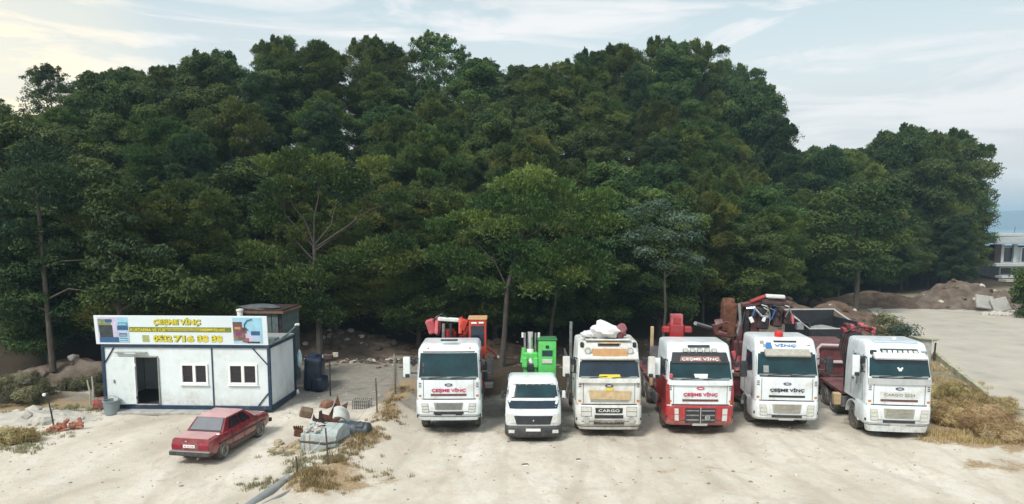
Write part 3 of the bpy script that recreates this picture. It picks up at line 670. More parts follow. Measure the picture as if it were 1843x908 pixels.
    y0 = sh.fy(0, zc); bm_.add([(p[0], y0 - .03, zc + p[1]) for p in r_] + [(p[0], y0 + .01, zc + p[1]) for p in r_], [tuple(range(19)), tuple(range(19, 38))] + [(i, (i + 1) % 19, (i + 1) % 19 + 19, i + 19) for i in range(19)], badge)
    bm_.add([(p[0] * .6, y0 - .034, zc + p[1] * .35) for p in r_], [tuple(range(19))], plate_m); bm_.build('badge', badge, o)
    if letters:
        mb = MB(); sh.patch(mb, (-.68, .68), (-.68, .68), Z['b1'] + .13, Z['b1'] + .21, .014, black if lcol is blktxt else maroon, 8, 1); mb.build('grille_slot', black, o)
        zt = Z['b1'] + (Z['p1'] - Z['b1']) * .50
        text(letters, .19, lcol, o, 'lettering', (0, 0, zt), 1.30, surf=sh.fy, bold=.03)
    return o, sh, bs, Z

def flatbed(o, hw, y0, y1, z=1.15, m=maroon, boards=0.0):
    mb = MB().box((0, (y0 + y1) / 2, z), (hw * 2, y1 - y0, .14), m, bev=.02)
    for k in range(int((y1 - y0) / .5)): mb.box((0, y0 + .25 + k * .5, z - .12), (hw * 1.9, .08, .12), black)
    b = mb.build('bed', m, o)
    if boards:
        for sg in (-1, 1): MB().box((sg * (hw - .03), (y0 + y1) / 2, z + boards / 2 + .07), (.05, y1 - y0, boards), m, bev=.01).build('side_board', m, o)
    return b

def deflector(o, sh, Z, hw, m=white, dark=None, zz=None):
    """the hooded roof visor over the windscreen"""
    mb = MB(); z0 = (zz or Z['w1'] - .06)
    prof = [(sh.fy(0, z0) - .20, z0 - .02), (sh.fy(0, z0) - .24, z0 + .05), (sh.fy(0, z0 + .25) - .06, z0 + .26), (sh.fy(0, z0 + .25) + .04, z0 + .22), (sh.fy(0, z0) - .02, z0 + .0)]
    mb.prism(prof, (hw - .1) * 2, m, bev=.012); return mb.build('sun_visor', m, o)

# ------------------------------------------------------------------ the parked trucks, from the cabin to the road
# white truck with the red crane
o, sh, bs, Z = make_truck('crane_truck', 'white crane truck with plain white cab, red lettering and orange-red operator box behind', atY(805, 24.85), 24.85, R(1), z=dict(lip0=.60, b0=.75, b1=1.42, p1=2.12, w0=2.22, w1=3.17, t=3.44), letters='ÇEŞME VİNÇ', badge=blue_oval, mirrors=((-1, 1), (1, 2)), plate=False)
MB().box((0, .62, 3.60), (.66, .16, .05), black, bev=.01).build('roof_vent', black, o)
mb = MB(); sh.patch(mb, (-1.0, -.93), (-1.0, -.93), 2.66, 2.80, .022, maroon, 1, 1); sh.patch(mb, (-1.0, -.93), (-1.0, -.93), 2.42, 2.6, .022, black, 1, 1); mb.build('hanging_charm', redlens, o)
for xx_ in (-.38, .40): bs.patch(MB(), (xx_ - .14, xx_ + .12), (xx_ - .12, xx_ + .10), .80, .88, .016, black, 3, 1).build('bumper_slot', black, o)
flatbed(o, 1.2, 2.5, 9.0)
mb = MB().box((1.0, 3.1, 1.9), (.62, .9, 1.5), red, bev=.04); mb.box((1.02, 3.1, 3.35), (.74, .95, 1.5), orange, bev=.06, seg=2)
cb = mb.build('operator_box', orange, o)
MB().box((1.02, 2.62, 3.42), (.56, .03, .85), glass2, bev=.02).box((1.40, 3.1, 3.45), (.02, .62, .8), glass2, bev=.01).build('window', glass2, cb)
MB().box((.88, 2.60, 3.97), (.24, .06, .08), plate_m, bev=.02).box((1.18, 2.60, 3.98), (.22, .06, .08), plate_m, bev=.02).build('work_lamp', plate_m, cb)
MB().box((1.02, 3.1, 4.13), (.80, 1.02, .07), cardboard, bev=.02).build('roof_board', cardboard, cb)
mb = MB().box((-.25, 3.3, 1.8), (.7, .7, 1.2), red, bev=.05); mb.tube([(-.25, 3.3, 2.3), (-.25, 3.3, 3.6)], .28, 10, red)
mb.prism([(2.8, 3.5), (3.2, 4.15), (4.0, 4.1), (4.3, 3.5), (3.6, 3.3)], .14, pink, Matrix.Translation((-.72, 0, 0)), bev=.02); mb.prism([(2.8, 3.5), (3.1, 4.1), (4.0, 4.05), (4.3, 3.5), (3.6, 3.3)], .14, orange, Matrix.Translation((.28, 0, 0)), bev=.02)
mb.box((-.22, 3.15, 4.05), (.9, .25, .16), white2, rot=(0, R(4), 0), bev=.03); mb.box((-.95, 3.2, 3.75), (.36, .4, .62), pink, rot=(0, R(-18), 0), bev=.05); mb.box((.42, 3.1, 3.82), (.30, .4, .5), orange, rot=(0, R(20), 0), bev=.05)
mb.tube([(-.45, 3.0, 2.4), (-.42, 3.0, 3.9)], .07, 8, steel); mb.tube([(-.1, 3.0, 2.4), (-.12, 3.0, 3.9)], .06, 8, black); mb.tube([(-.9, 3.1, 4.0), (-.5, 3.1, 4.3), (-.2, 3.1, 4.1)], .03, 5, black)
mb.build('crane', red, o)
mb = MB().box((.3, 6.2, 2.9), (.30, 5.0, .36), red, rot=(R(-3), 0, 0), bev=.03); mb.box((-.35, 6.0, 2.6), (.26, 4.4, .3), red, bev=.03); mb.build('boom', red, o)
MB().tube([(1.3, 4.3, 2.7), (1.75, 4.6, 2.3)], .05, 6, orange).build('hydraulic_ram', steel, o); MB().box((1.45, 3.0, 1.25), (.45, .3, .25), steel, bev=.03).build('outrigger', steel, o)
MB().box((1.36, 2.3, 1.95), (.16, .3, .75), black, bev=.05).build('rear_mirror', black, o)

# second big truck: white, cardboard sheets, bundle on the roof
o, sh, bs, Z = make_truck('cardboard_truck', 'white truck with cardboard sheets on its front and a bundle tied on the roof', atY(1100, 24.65), 24.65, R(-1), hw=1.23, low=white2, top=white2, bump_m=white2, gm_=None, glass_=glass2, z=dict(lip0=.35, b0=.47, b1=1.32, p1=2.22, w0=2.32, w1=2.92, t=3.66), mirrors=((-1, 1), (1, 1)), plate=False, lamps=False)
mb = MB(); bs.patch(mb, (-.50, .50), (-.52, .52), 1.0, 1.2, .014, black, 6, 2); g = mb.build('grille', black, o)
text('CARGO', .10, plate_m, g, 'lettering', (.0, 0, 1.10), .80, surf=bs.fy, bold=.01)
mb = MB(); bs.patch(mb, (-.54, .54), (-.54, .54), .80, .93, .014, black, 6, 1); mb.build('lower_grille', black, o)
mb = MB(); bs.patch(mb, (-.60, .58), (-.56, .6), .52, .74, .012, mat('mud', (.22, .20, .17), rough=.95, var=.5, scale=8), 8, 2); mb.build('mud_patch', None, o)
for sg in (-1, 1):
    x0, x1 = (.66, 1.05) if sg > 0 else (-1.05, -.66); u = lamp_unit(bs, o, x0, x1, .88, 1.24, n=2, body=steel)
    MB().lathe([(-.02, .12), (-.05, .12), (-.05, .09), (-.03, .02)], 14, chrome, Matrix.Translation((sg * .85, bs.fy(.85, .8) - .01, .74)), axis='y').build('fog_lamp', chrome, o)
mb = MB(); sh.patch(mb, (-1.15, 1.15), (-1.15, 1.15), 2.16, 2.32, .09, white2, 10, 2, deep=.09); mb.build('wiper_cover', white2, o)
mb = MB(); sh.patch(mb, (-.72, .30), (-.78, .26), 1.52, 1.86, .022, cardboard2, 4, 1); sh.patch(mb, (.22, .80), (.28, .84), 1.50, 1.84, .03, cardboard2, 4, 1); mb.build('cardboard_patch', cardboard2, o)
mb = MB(); sh.patch(mb, (-.7, .74), (-.7, .74), 1.42, 1.50, .016, grill, 4, 1); mb.build('grille_slot', grill, o)
mb = MB(); sh.patch(mb, (-.42, .45), (-.36, .40), 2.33, 2.46, .03, ylw, 4, 1); sh.patch(mb, (-.12, .14), (-.12, .14), 1.86, 1.97, .04, ylw, 2, 1); mb.build('yellow_paper', ylw, o)
vis = deflector(o, sh, Z, 1.20, white2, zz=3.02)
mb = MB(); sh.patch(mb, (-.62, .72), (-.62, .66), 3.12, 3.38, .20, cardboard, 5, 1, deep=.05); mb.build('orange_board', cardboard, o)
for sg in (-1, 1):
    MB().lathe([(-.02, .12), (-.10, .13), (-.11, .10), (-.08, .03)], 16, chrome, Matrix.Translation((sg * .80, sh.fy(.8, 3.35) - .12, 3.34)), axis='y').lathe([(-.112, .085), (-.115, .02)], 14, lamp, Matrix.Translation((sg * .80, sh.fy(.8, 3.35) - .12, 3.34)), axis='y').build('spot_lamp', chrome, o)
mb = MB(); sh.patch(mb, (-.40, .42), (-.40, .42), 3.48, 3.57, .03, black, 4, 1); mb.build('roof_slot', black, o)
MB().box((0, .72, 3.71), (1.75, .5, .06), white2, bev=.02).box((.05, .64, 3.60), (.8, .4, .05), cardboard2).build('roof_board', white2, o)
for sg in (-1, 1):
    MB().box((sg * 1.0, .5, 3.52), (.14, .12, .2), black, bev=.03).build('roof_lamp', black, o)
flatbed(o, 1.2, 2.5, 8.5, m=steel, boards=.7)
MB().box((-1.25, 3.0, 2.6), (.12, .12, 2.9), steel, bev=.02).build('rack_post', steel, o); MB().box((1.15, 3.2, 2.2), (.1, .1, 1.9), steel).build('rack_post', steel, o)
cloth_w = mat('white_cloth', (.66, .67, .70), rough=.85, var=.15, scale=4); cloth_m = mat('maroon_cloth', (.26, .10, .11), rough=.9, var=.3, scale=4)
def lumpy(name, c, rad, m, seed, parent=None, loc=None, sub=3, amp=.25, flat=1.0, base=None):
    bm = bmesh.new(); bmesh.ops.create_icosphere(bm, subdivisions=sub, radius=1); r_ = random.Random(seed); ph = [r_.random() * 9 for _ in range(6)]
    for v in bm.verts:
        d = v.co.normalized(); k = 1 + amp * (math.sin(d.x * 4 + ph[0]) * math.sin(d.y * 4 + ph[1]) + .6 * math.sin(d.z * 7 + ph[2] + d.x * 5) + .4 * math.sin(d.y * 11 + ph[3]) * math.sin(d.x * 9 + ph[4]) + .3 * r_.random())
        v.co = Vector((d.x * rad[0], d.y * rad[1], d.z * rad[2])) * k
        if base is not None and v.co.z < base: v.co.z = base
    mb = MB(); mb.bm(bm, m, Matrix.Translation(c)); return mb.build(name, m, parent, loc, smooth=50)
xx = atY(1100, 24.65)
b1 = lumpy('cloth_bundle', (0, 0, 0), (.52, .42, .32), cloth_w, 4, None, (xx - .12, 25.45, 4.03), amp=.22); tag(b1, 'white cloth bundle with a dark patch on top of the cardboard fronted truck', 'bundle')
b2 = lumpy('cloth_bundle', (0, 0, 0), (.24, .25, .26), cloth_m, 5, None, (xx + .50, 25.45, 3.98)); tag(b2, 'small maroon bundle beside the white one on the truck roof', 'bundle')
b3 = lumpy('cloth_bundle', (0, 0, 0), (.26, .22, .14), cloth_w, 6, None, (xx - .75, 25.45, 3.86)); tag(b3, 'flat white rag at the edge of the truck roof beside the bundle', 'bundle')

# third: white over red
o, sh, bs, Z = make_truck('red_white_truck', 'red and white truck with dark visor, row of roof lamps and faded red lettering', atY(1268, 24.9), 24.9, R(-2), hw=1.27, bump_m=red, gm_=None, lcol=redtxt, letters='ÇEŞME VİNÇ', badge=redtxt, z=dict(lip0=.38, b0=.42, b1=1.22, p1=2.02, w0=2.18, w1=2.86, t=3.50), lip=False, mirrors=((-1, 1), (1, 2)), lamps=False)
for sg in (-1, 1):
    x0, x1 = (.80, .98) if sg > 0 else (-.98, -.80); lamp_unit(bs, o, x0, x1 + (0.04 if sg > 0 else 0), .60, 1.10, n=2, lean=sg * .02, body=red)
    mb = MB(); sh.patch(mb, (1.13, 1.25) if sg > 0 else (-1.25, -1.13), (1.18, 1.25) if sg > 0 else (-1.25, -1.18), 1.22, 2.0, .014, red, 3, 2); mb.build('corner_panel', red, o)
    mb = MB(); sh.side(mb, sg, [(.10, 1.2), (2.2, 1.2), (2.2, 2.15), (.14, 2.15)], .018, red); mb.build('side_panel', red, o)
for (a, b_) in ((-.57, -.02), (.02, .57)):
    grille(bs, o, a, b_, .56, 1.10, steel, bars=3, off=.012, back=black)
MB().box((0, -.09, .84), (.035, .03, .62), chrome, bev=.005).build('grille_bar', chrome, o)
MB().lathe([(-.11, .10), (-.13, .10), (-.13, .08), (-.11, .08)], 18, chrome, Matrix.Translation((.25, 0, .76)), axis='y').build('star_emblem', chrome, o)
mb = MB(); sh.patch(mb, (-1.2, 1.2), (-1.2, 1.2), 1.98, 2.16, .07, white, 10, 2, deep=.08); mb.build('wiper_cover', white, o)
mb = MB(); sh.patch(mb, (-1.10, 1.10), (-1.02, 1.02), 2.80, 3.18, .09, black, 12, 3, deep=.1); v = mb.build('sun_visor', black, o)
mb = MB(); sh.patch(mb, (-.78, .78), (-.72, .72), 2.87, 3.05, .10, mat('brown_band', (.25, .12, .10), rough=.6), 6, 1); mb.build('name_band', None, v)
text('ÇEŞME VİNÇ', .15, plate_m, v, 'lettering', (0, 0, 2.96), 1.40, surf=lambda x, z: sh.fy(x, z) - .10, bold=.02)
mb = MB()
for k in range(5):
    x = -.55 + k * .275; mb.box((x, sh.fy(x, 3.30) - .12, 3.27), (.20, .12, .16), chrome, bev=.03); mb.box((x, sh.fy(x, 3.30) - .185, 3.27), (.16, .015, .11), lamp, bev=.01)
mb.tube([(-.75, sh.fy(.7, 3.2) - .08, 3.17), (.75, sh.fy(.7, 3.2) - .08, 3.17)], .025, 6, black); mb.build('lamp_bar', chrome, o)
mb = MB(); sh.patch(mb, (-.42, .42), (-.42, .42), 3.36, 3.44, .025, black, 4, 1); mb.build('roof_slot', black, o)
sh.patch(MB(), (-.2, .25), (-.25, .28), 2.24, 2.40, .026, plate_m, 3, 1).build('dashboard_paper', plate_m, o); sh.patch(MB(), (-.3, .5), (-.3, .5), 2.80, 2.84, .026, plate_m, 3, 1).build('paper_strip', plate_m, o)
MB().box((-1.12, .05, 2.32), (.14, .1, .2), pink, bev=.04).build('red_corner_lamp', pink, o)
flatbed(o, 1.2, 2.6, 8.5)
mb = MB().box((-.35, 3.1, 2.6), (.6, .6, 2.6), red, bev=.05).box((-.35, 3.0, 4.05), (.50, .3, .55), pink, bev=.03).box((-.35, 2.84, 4.05), (.3, .03, .25), red, bev=.01)
mb.box((-.78, 3.0, 3.66), (.34, .3, .30), red, bev=.06).box((.12, 3.0, 3.66), (.36, .3, .30), red, bev=.06); mb.build('crane', red, o); MB().tube([(.5, 3.2, 3.9), (1.5, 4.6, 3.5)], .09, 6, steel).build('hydraulic_ram', steel, o)
MB().box((-1.25, 3.6, 2.4), (.14, .12, 2.6), cardboard2, bev=.02).build('side_post', steel, o); MB().box((-1.1, 3.5, 2.3), (.5, .1, 1.1), steel).build('side_panel', steel, o)

# fourth: white with the big folded crane
o, sh, bs, Z = make_truck('crane_truck', 'white truck with a tall folded maroon and black crane behind its cab', atY(1427, 25.4), 25.4, R(-5), hw=1.22, gm_=grill_w, letters='ÇEŞME VİNÇ', lcol=blktxt, z=dict(lip0=.36, b0=.48, b1=1.24, p1=2.08, w0=2.22, w1=3.06, t=3.62), lip=False, mirrors=((1, 2),))
for (x, z_) in ((-.98, 3.40), (-.86, 3.28)): mb = MB(); sh.patch(mb, (x, x + .16), (x, x + .16), z_, z_ + .12, .014, grill, 2, 1); mb.build('sticker', grill, o)
blue_t = mat('blue_lettering', (.03, .16, .42), rough=.5)
mb = MB(); sh.patch(mb, (-.78, -.52), (-.74, -.56), 3.24, 3.46, .02, blue_t, 3, 2); mb.build('blue_emblem', blue_t, o)
text('VİNÇ', .13, blue_t, o, 'roof_lettering', (-.02, 0, 3.36), .82, surf=lambda x, z: sh.fy(x, z) - .01, bold=.02)
deflector(o, sh, Z, .95, grill_w, zz=2.98)
mb = MB(); sh.patch(mb, (-.45, .42), (-.45, .42), 3.47, 3.53, .02, black, 4, 1); mb.build('roof_slot', black, o)
MB().box((.86, .5, 3.32), (.2, .12, .14), black, bev=.03).build('roof_lamp', black, o)
mb = MB(); sh.patch(mb, (-.9, -.7), (-.9, -.7), 2.34, 2.6, .024, grill, 2, 1); sh.patch(mb, (.3, .75), (.3, .75), 2.44, 2.64, .024, glass, 2, 1); sh.patch(mb, (-.18, .18), (-.18, .18), 2.26, 2.33, .024, black, 2, 1); mb.build('windscreen_sticker', grill, o)['kind'] = 'stuff'
MB().lathe([(3.60, .17), (3.76, .17), (3.84, .10), (3.86, .02)], 14, redlens, Matrix.Translation((-.12, .95, 0)), axis='z').build('beacon', redlens, o)
flatbed(o, 1.2, 2.7, 9.0)
dk = mat('greasy_black_metal', (.03, .03, .035), rough=.5, metal=.3, var=.5, scale=3, dirt=(.14, .06, .05), dirt_amt=.4)
mb = MB().box((-.9, 3.2, 2.1), (1.0, .9, 2.0), maroon, bev=.06).box((-.2, 3.3, 1.9), (1.6, .8, 1.4), dk, bev=.06)
mb.tube([(-.5, 3.3, 1.6), (-.5, 3.3, 4.2)], .26, 10, maroon)
for (x, z0, z1, w, m) in ((-1.15, 1.6, 3.9, .26, maroon), (-.85, 2.4, 4.6, .22, dk), (-1.45, 3.2, 4.7, .34, rust), (-.15, 3.6, 4.5, .5, dk), (.45, 3.7, 4.55, .4, dk), (.85, 3.8, 4.4, .3, dk)):
    mb.box((x, 3.2, (z0 + z1) / 2), (w, .5, z1 - z0), m, rot=(0, R(random.uniform(-6, 6)), 0), bev=.05)
mb.build('crane_base', maroon, o)
mb = MB()
mb.tube([(-2.1, 3.2, 3.75), (-1.7, 3.1, 3.9), (-1.25, 3.1, 3.7)], [.22, .16, .14], 8, maroon); mb.tube([(-2.1, 3.2, 3.75), (-2.05, 3.2, 3.4), (-1.5, 3.1, 3.3)], [.20, .16, .12], 8, maroon)
mb.prism([(3.0, 3.5), (3.5, 3.6), (3.5, 4.7), (3.1, 4.95), (2.9, 4.6)], .5, rust, Matrix.Translation((-1.62, 0, 0)), bev=.05); mb.tube([(-1.25, 3.0, 3.3), (-1.12, 3.0, 4.0), (-1.2, 3.0, 4.7)], .07, 8, steel)
mb.build('crane_arm', maroon, o)
mb = MB().box((-.1, 3.4, 4.72), (1.9, .35, .2), maroon, rot=(0, R(-8), 0), bev=.04); mb.box((.35, 3.2, 5.0), (.80, .3, .16), white2, rot=(0, R(3), 0), bev=.04); mb.box((-.35, 3.3, 4.88), (.7, .3, .12), red, rot=(0, R(-22), 0), bev=.03)
mb.box((.3, 3.1, 4.72), (1.1, .35, .18), dk, rot=(0, R(4), 0), bev=.04)
for k in range(6): mb.tube([(-.75 + k * .28, 2.9, 4.6 - .03 * k), (-.6 + k * .28, 2.75, 4.45), (-.7 + k * .28, 2.85, 4.05 + .06 * (k % 3))], .028, 5, (blue_t, black, steel)[k % 3])
for k in range(7): mb.box((-.85 + k * .27, 2.95, 4.2 + .08 * ((k * 5) % 3)), (.14, .2, .22), (dk, maroon, dk, steel)[k % 4], rot=(0, R(12 * (k % 3)), 0), bev=.02)
for k in range(4): x = -.7 + k * .45; mb.tube([(x, 3.0, 4.65), (x + .18, 2.85, 4.6), (x + .3, 2.85, 4.3), (x + .34, 2.9, 4.0)], .035, 6, steel if k % 2 else black)
mb.tube([(-.9, 2.9, 4.5), (-.6, 2.8, 4.55), (-.3, 2.8, 4.2), (0, 2.9, 4.15)], .05, 6, chrome); mb.box((-.7, 2.85, 4.02), (.16, .1, .26), plate_m, rot=(0, R(-25), 0), bev=.02); mb.box((-.18, 2.85, 4.05), (.14, .08, .22), plate_m, rot=(0, R(15), 0), bev=.02)
mb.build('crane_head', maroon, o)
MB().tube([(-1.5, 2.5, 2.7), (-1.35, 2.5, 2.3)], .10, 8, pink).build('cylinder_rod', pink, o); MB().tube([(-1.3, 2.5, 2.5), (-1.3, 2.5, 1.9)], .12, 8, pink).build('cylinder', pink, o)
MB().box((-1.55, 2.4, 1.72), (.75, .3, .14), rust, bev=.03).build('bracket', rust, o); MB().box((-1.6, 2.3, 1.86), (.2, .12, .16), plate_m, bev=.02).build('side_lamp', plate_m, o)
MB().box((-1.35, 2.7, 1.2), (.5, .6, .9), maroon, bev=.05).build('outrigger_box', maroon, o); MB().tube([(-1.4, 2.5, 3.5), (-1.3, 2.4, 2.9), (-1.45, 2.4, 2.2)], .03, 5, black).build('hose', black, o)
MB().tube([(-1.05, 2.6, 4.4), (-1.2, 2.4, 3.8), (-1.0, 2.5, 3.0), (-1.1, 2.6, 2.2)], .025, 5, black).build('hose', black, o)
mb = MB().tube([(.95, 2.6, 3.9), (.95, 2.7, 4.3)], .05, 6, pink).box((1.25, 2.7, 3.8), (.3, .3, .3), steel, bev=.03); mb.build('hydraulic_valve', pink, o)

# fifth: white, its side showing
o, sh, bs, Z = make_truck('long_truck', 'white truck at the end of the row by the road, with blue-white roof lamps', atY(1634, 24.55), 24.55, R(-7), hw=1.17, gm_=grill_w, z=dict(lip0=.30, b0=.56, b1=1.33, p1=2.12, w0=2.38, w1=3.10, t=3.64), mirrors=((-1, 1),), badge=blue_oval, plate=True, rear_len=5.3)
mb = MB(); sh.patch(mb, (-.66, .66), (-.70, .70), 1.62, 1.84, .012, white2, 6, 1); a = mb.build('name_panel', white2, o)
text('CARGO 2524', .10, grill, a, 'lettering', (0, 0, 1.73), 1.1, surf=lambda x, z: sh.fy(x, z) - .006)
mb = MB(); sh.patch(mb, (-.66, .66), (-.66, .66), 1.47, 1.55, .014, maroon, 6, 1); mb.build('grille_slot', maroon, o)
mb = MB(); sh.patch(mb, (-1.12, 1.12), (-1.12, 1.12), 2.12, 2.34, .06, mat('grey_plastic', (.42, .44, .44), rough=.5), 10, 2, deep=.08); mb.build('wiper_cover', None, o)
deflector(o, sh, Z, 1.02, white, zz=3.08)
mb = MB(); sh.patch(mb, (-.66, .72), (-.62, .68), 3.20, 3.42, .12, glass, 6, 1, deep=.12); lb = mb.build('lamp_bar', glass, o)
for k in range(7):
    xk = -.52 + k * .185; m2 = MB(); sh.patch(m2, (xk - .07, xk + .07), (xk - .065, xk + .065), 3.24, 3.38, .145, plate_m if k % 3 else lamp, 2, 2); m2.build('roof_lamp', plate_m, lb)
for sg in (-1, 1): MB().box((sg * .90, sh.fy(.9, 3.30) - .08, 3.30), (.24, .1, .15), chrome if sg > 0 else black, bev=.03).build('roof_lamp', chrome, o)
mb = MB().box((0, .78, 3.62), (1.6, .4, .1), mat('pale_blue_plastic', (.45, .55, .62), rough=.4), bev=.03); mb.build('roof_spoiler', None, o)
MB().box((0, .75, 3.74), (.14, .12, .14), plate_m, bev=.03).build('roof_beacon', plate_m, o)
mb = MB(); sh.patch(mb, (-.03, .06), (-.07, .10), 2.62, 2.72, .026, plate_m, 2, 1); sh.patch(mb, (-.08, -.02), (-.08, -.02), 2.7, 2.76, .026, plate_m, 1, 1); sh.patch(mb, (.06, .12), (.06, .12), 2.7, 2.76, .026, plate_m, 1, 1); mb.build('heart_sticker', plate_m, o)
mb = MB(); sh.patch(mb, (-.95, .95), (-.92, .92), 2.92, 3.08, .022, glass2, 8, 1); mb.build('screen_shade', glass2, o)
MB().box((-1.32, .5, 2.40), (.12, .22, .85), grill, bev=.04).build('mirror_back', grill, o)
flatbed(o, 1.2, 2.6, 5.2)
mb = MB().box((-.55, 3.2, 2.4), (.5, .6, 2.4), dk, bev=.05)
for k in range(5): mb.tube([(-1.0 + k * .12, 3.0, 3.7), (-1.15 + k * .1, 3.0, 3.0), (-.9 + k * .05, 3.0, 2.2)], .07, 6, dk)
for k in range(9): mb.box((-1.0 + k * .14, 3.1 + .05 * (k % 2), 3.72 + .05 * ((k * 7) % 4)), (.16, .4, .20 + .04 * (k % 3)), (red, maroon, pink)[k % 3], rot=(0, R(-20 + 9 * (k % 5)), 0), bev=.03)
mb.tube([(-1.0, 2.9, 3.66), (-.5, 2.9, 3.9), (.1, 2.9, 3.8)], .03, 5, dk)
mb.build('crane', dk, o)
MB().box((-1.35, 2.55, .9), (.3, .3, .5), cardboard2, bev=.04).build('fuel_can', cardboard2, o)

# small white lorry with the green crane
xs, ds = atY(961, 24.1), 24.1
o = empty('small_lorry', 'small white snub-nosed lorry with green crane box behind, between two bigger trucks', 'lorry', (xs, ds, float(terrain(xs, ds + 1))), R(0))
hw = 1.04
sh = Shell([(.50, hw - .03, .0, 1.75, .18), (.75, hw, -.06, 1.75, .22), (1.2, hw, .0, 1.75, .22), (1.52, hw - .01, .08, 1.75, .22), (1.68, hw - .03, .14, 1.75, .2), (2.10, hw - .11, .40, 1.75, .2), (2.18, hw - .13, .50, 1.75, .22), (2.26, hw - .18, .66, 1.7, .25), (2.30, hw - .32, .88, 1.6, .25)])
sh.mesh(white, 'cab', o)
bl = Shell([(.22, hw - .06, -.08, .8, .15), (.32, hw + .02, -.14, .8, .18), (.58, hw + .02, -.13, .8, .18), (.64, hw, -.08, .8, .18)]); bl.mesh(black, 'bumper', o)
mb = MB(); sh.patch(mb, (-.96, .96), (-.90, .90), 1.66, 2.12, .010, black, 12, 4); ws = mb.build('windscreen', black, o)
mb = MB(); sh.patch(mb, (-.91, .91), (-.85, .85), 1.70, 2.08, .018, glass, 12, 3); mb.build('glass', glass, ws)
mb = MB(); sh.patch(mb, (-.88, .88), (-.96, .96), 1.28, 1.56, .012, glass2, 12, 2); mb.build('wiper_panel', glass2, o)
mb = MB(); sh.patch(mb, (-.62, .62), (-.76, .76), .70, 1.02, .014, black, 8, 2); g = mb.build('grille', black, o)
MB().box((0, sh.fy(0, .85) - .03, .85), (.06, .03, .07), chrome, bev=.01).build('emblem', chrome, g)
for sg in (-1, 1):
    mb = MB(); x0, x1 = (.64, 1.0) if sg > 0 else (-1.0, -.64); sh.patch(mb, (x0, x1), (x0 + (.10 if sg > 0 else .02), x1 - (.02 if sg > 0 else .10)), .76, 1.08, .016, lamp, 5, 2); mb.build('headlight', lamp, o)
    mb = MB(); x0, x1 = (.70, .92) if sg > 0 else (-.92, -.70); bl.patch(mb, (x0, x1), (x0, x1), .40, .52, .012, lamp, 3, 1); mb.build('fog_lamp', lamp, o)
    mb = MB(); sh.side(mb, sg, [(.35, .9), (1.4, .9), (1.4, 2.14), (.60, 2.14)], .012, white); d = mb.build('door', white, o)
    mb = MB(); sh.side(mb, sg, [(.50, 1.6), (1.32, 1.5), (1.32, 2.08), (.64, 2.08)], .02, glass2); mb.build('side_window', glass2, d)
    wheel(o, sg * (hw - .16), .95, .38, .24, sg, big=False); wheel(o, sg * (hw - .22), 4.4, .38, .4, sg, big=False)
    mirror(o, sg * (hw + .10), .3, 1.75, sg, hw - .1, h=.30, w=.16, shell=white if sg > 0 else black)
mb = MB(); bl.patch(mb, (-.28, .26), (-.28, .26), .47, .57, .014, plate_m, 3, 1); mb.build('number_plate', plate_m, o)
MB().box((0, 3.6, .72), (.8, 4.2, .2), black).build('chassis', black, o)
flatbed(o, 1.0, 1.95, 5.6, z=.98, m=steel, boards=.3)
mb = MB().box((.62, 2.6, 2.55), (.72, .75, 1.8), green, bev=.05, seg=2); gb = mb.build('operator_box', green, o)
MB().box((.62, 2.215, 2.80), (.48, .02, .62), green, bev=.01).box((.62, 2.20, 2.94), (.42, .02, .24), glass, bev=.01).box((.62, 2.195, 2.62), (.40, .02, .16), lamp, bev=.01).build('window', green, gb)
MB().box((.62, 2.20, 3.2), (.14, .03, .12), black, bev=.02).build('emblem', black, gb)
MB().box((.62, 2.6, 3.48), (.80, .82, .06), mat('dark_green_paint', (.03, .16, .05), rough=.5), bev=.02).build('roof', None, gb)
mb = MB().box((-.05, 2.6, 1.9), (.55, .6, 1.0), green, bev=.05).box((-.28, 2.35, 2.55), (.22, .3, .42), green, bev=.04).box((.16, 2.35, 2.55), (.2, .3, .42), green, bev=.04).box((-.05, 2.3, 2.35), (.3, .2, .3), black, bev=.03)
mb.box((-.05, 2.6, 2.75), (.62, .4, .36), green, bev=.05); mb.tube([(-.36, 2.5, 2.5), (-.30, 2.6, 3.1)], .10, 8, green); mb.tube([(-.05, 2.5, 2.4), (-.05, 2.6, 3.05)], .15, 12, plate_m); mb.tube([(-.05, 2.6, 3.05), (-.05, 2.65, 3.75)], .12, 12, chrome); mb.tube([(-.27, 2.6, 2.6), (-.27, 2.65, 3.7)], .05, 8, steel); mb.tube([(.16, 2.6, 2.6), (.16, 2.65, 3.7)], .04, 8, steel)
mb.tube([(-.36, 2.7, 3.5), (-.36, 2.7, 3.7)], .05, 6, plate_m); mb.tube([(.30, 2.7, 3.5), (.30, 2.7, 3.7)], .05, 6, plate_m); mb.build('crane', green, o)

# ------------------------------------------------------------------ dark red trailer and waste skip between the last two trucks
D = 31.2; x0 = atY(1517, D)
o = empty('dark_red_trailer', 'dark red trailer with pale tubular rail parked between the last two trucks', 'trailer', (x0, D, 0), R(-4))
mb = MB().box((0, 1.6, 1.35), (2.2, 3.2, 1.9), maroon, bev=.06); mb.box((0, .2, .5), (2.0, .4, .9), dk, bev=.05); mb.box((.75, -.05, 2.0), (.36, .1, .7), red, bev=.04).box((.72, -.1, 1.2), (.5, .1, .5), maroon, bev=.05); mb.build('body', maroon, o)
mb = MB().tube([(-.98, -.12, 1.55), (-1.0, -.12, 2.25), (-.85, -.12, 2.42), (1.0, -.12, 2.38)], .07, 8, mat('pale_pink_rail', (.52, .42, .42), rough=.6)); mb.box((-1.02, -.12, 1.75), (.24, .12, .6), mat('pale_pink_rail', (.5, .4, .4)), bev=.04); mb.build('rail', None, o)
MB().box((-.2, -.14, 1.62), (.9, .1, .14), mat('pale_pink_rail', (.5, .4, .4)), bev=.03).build('tail_step', None, o)
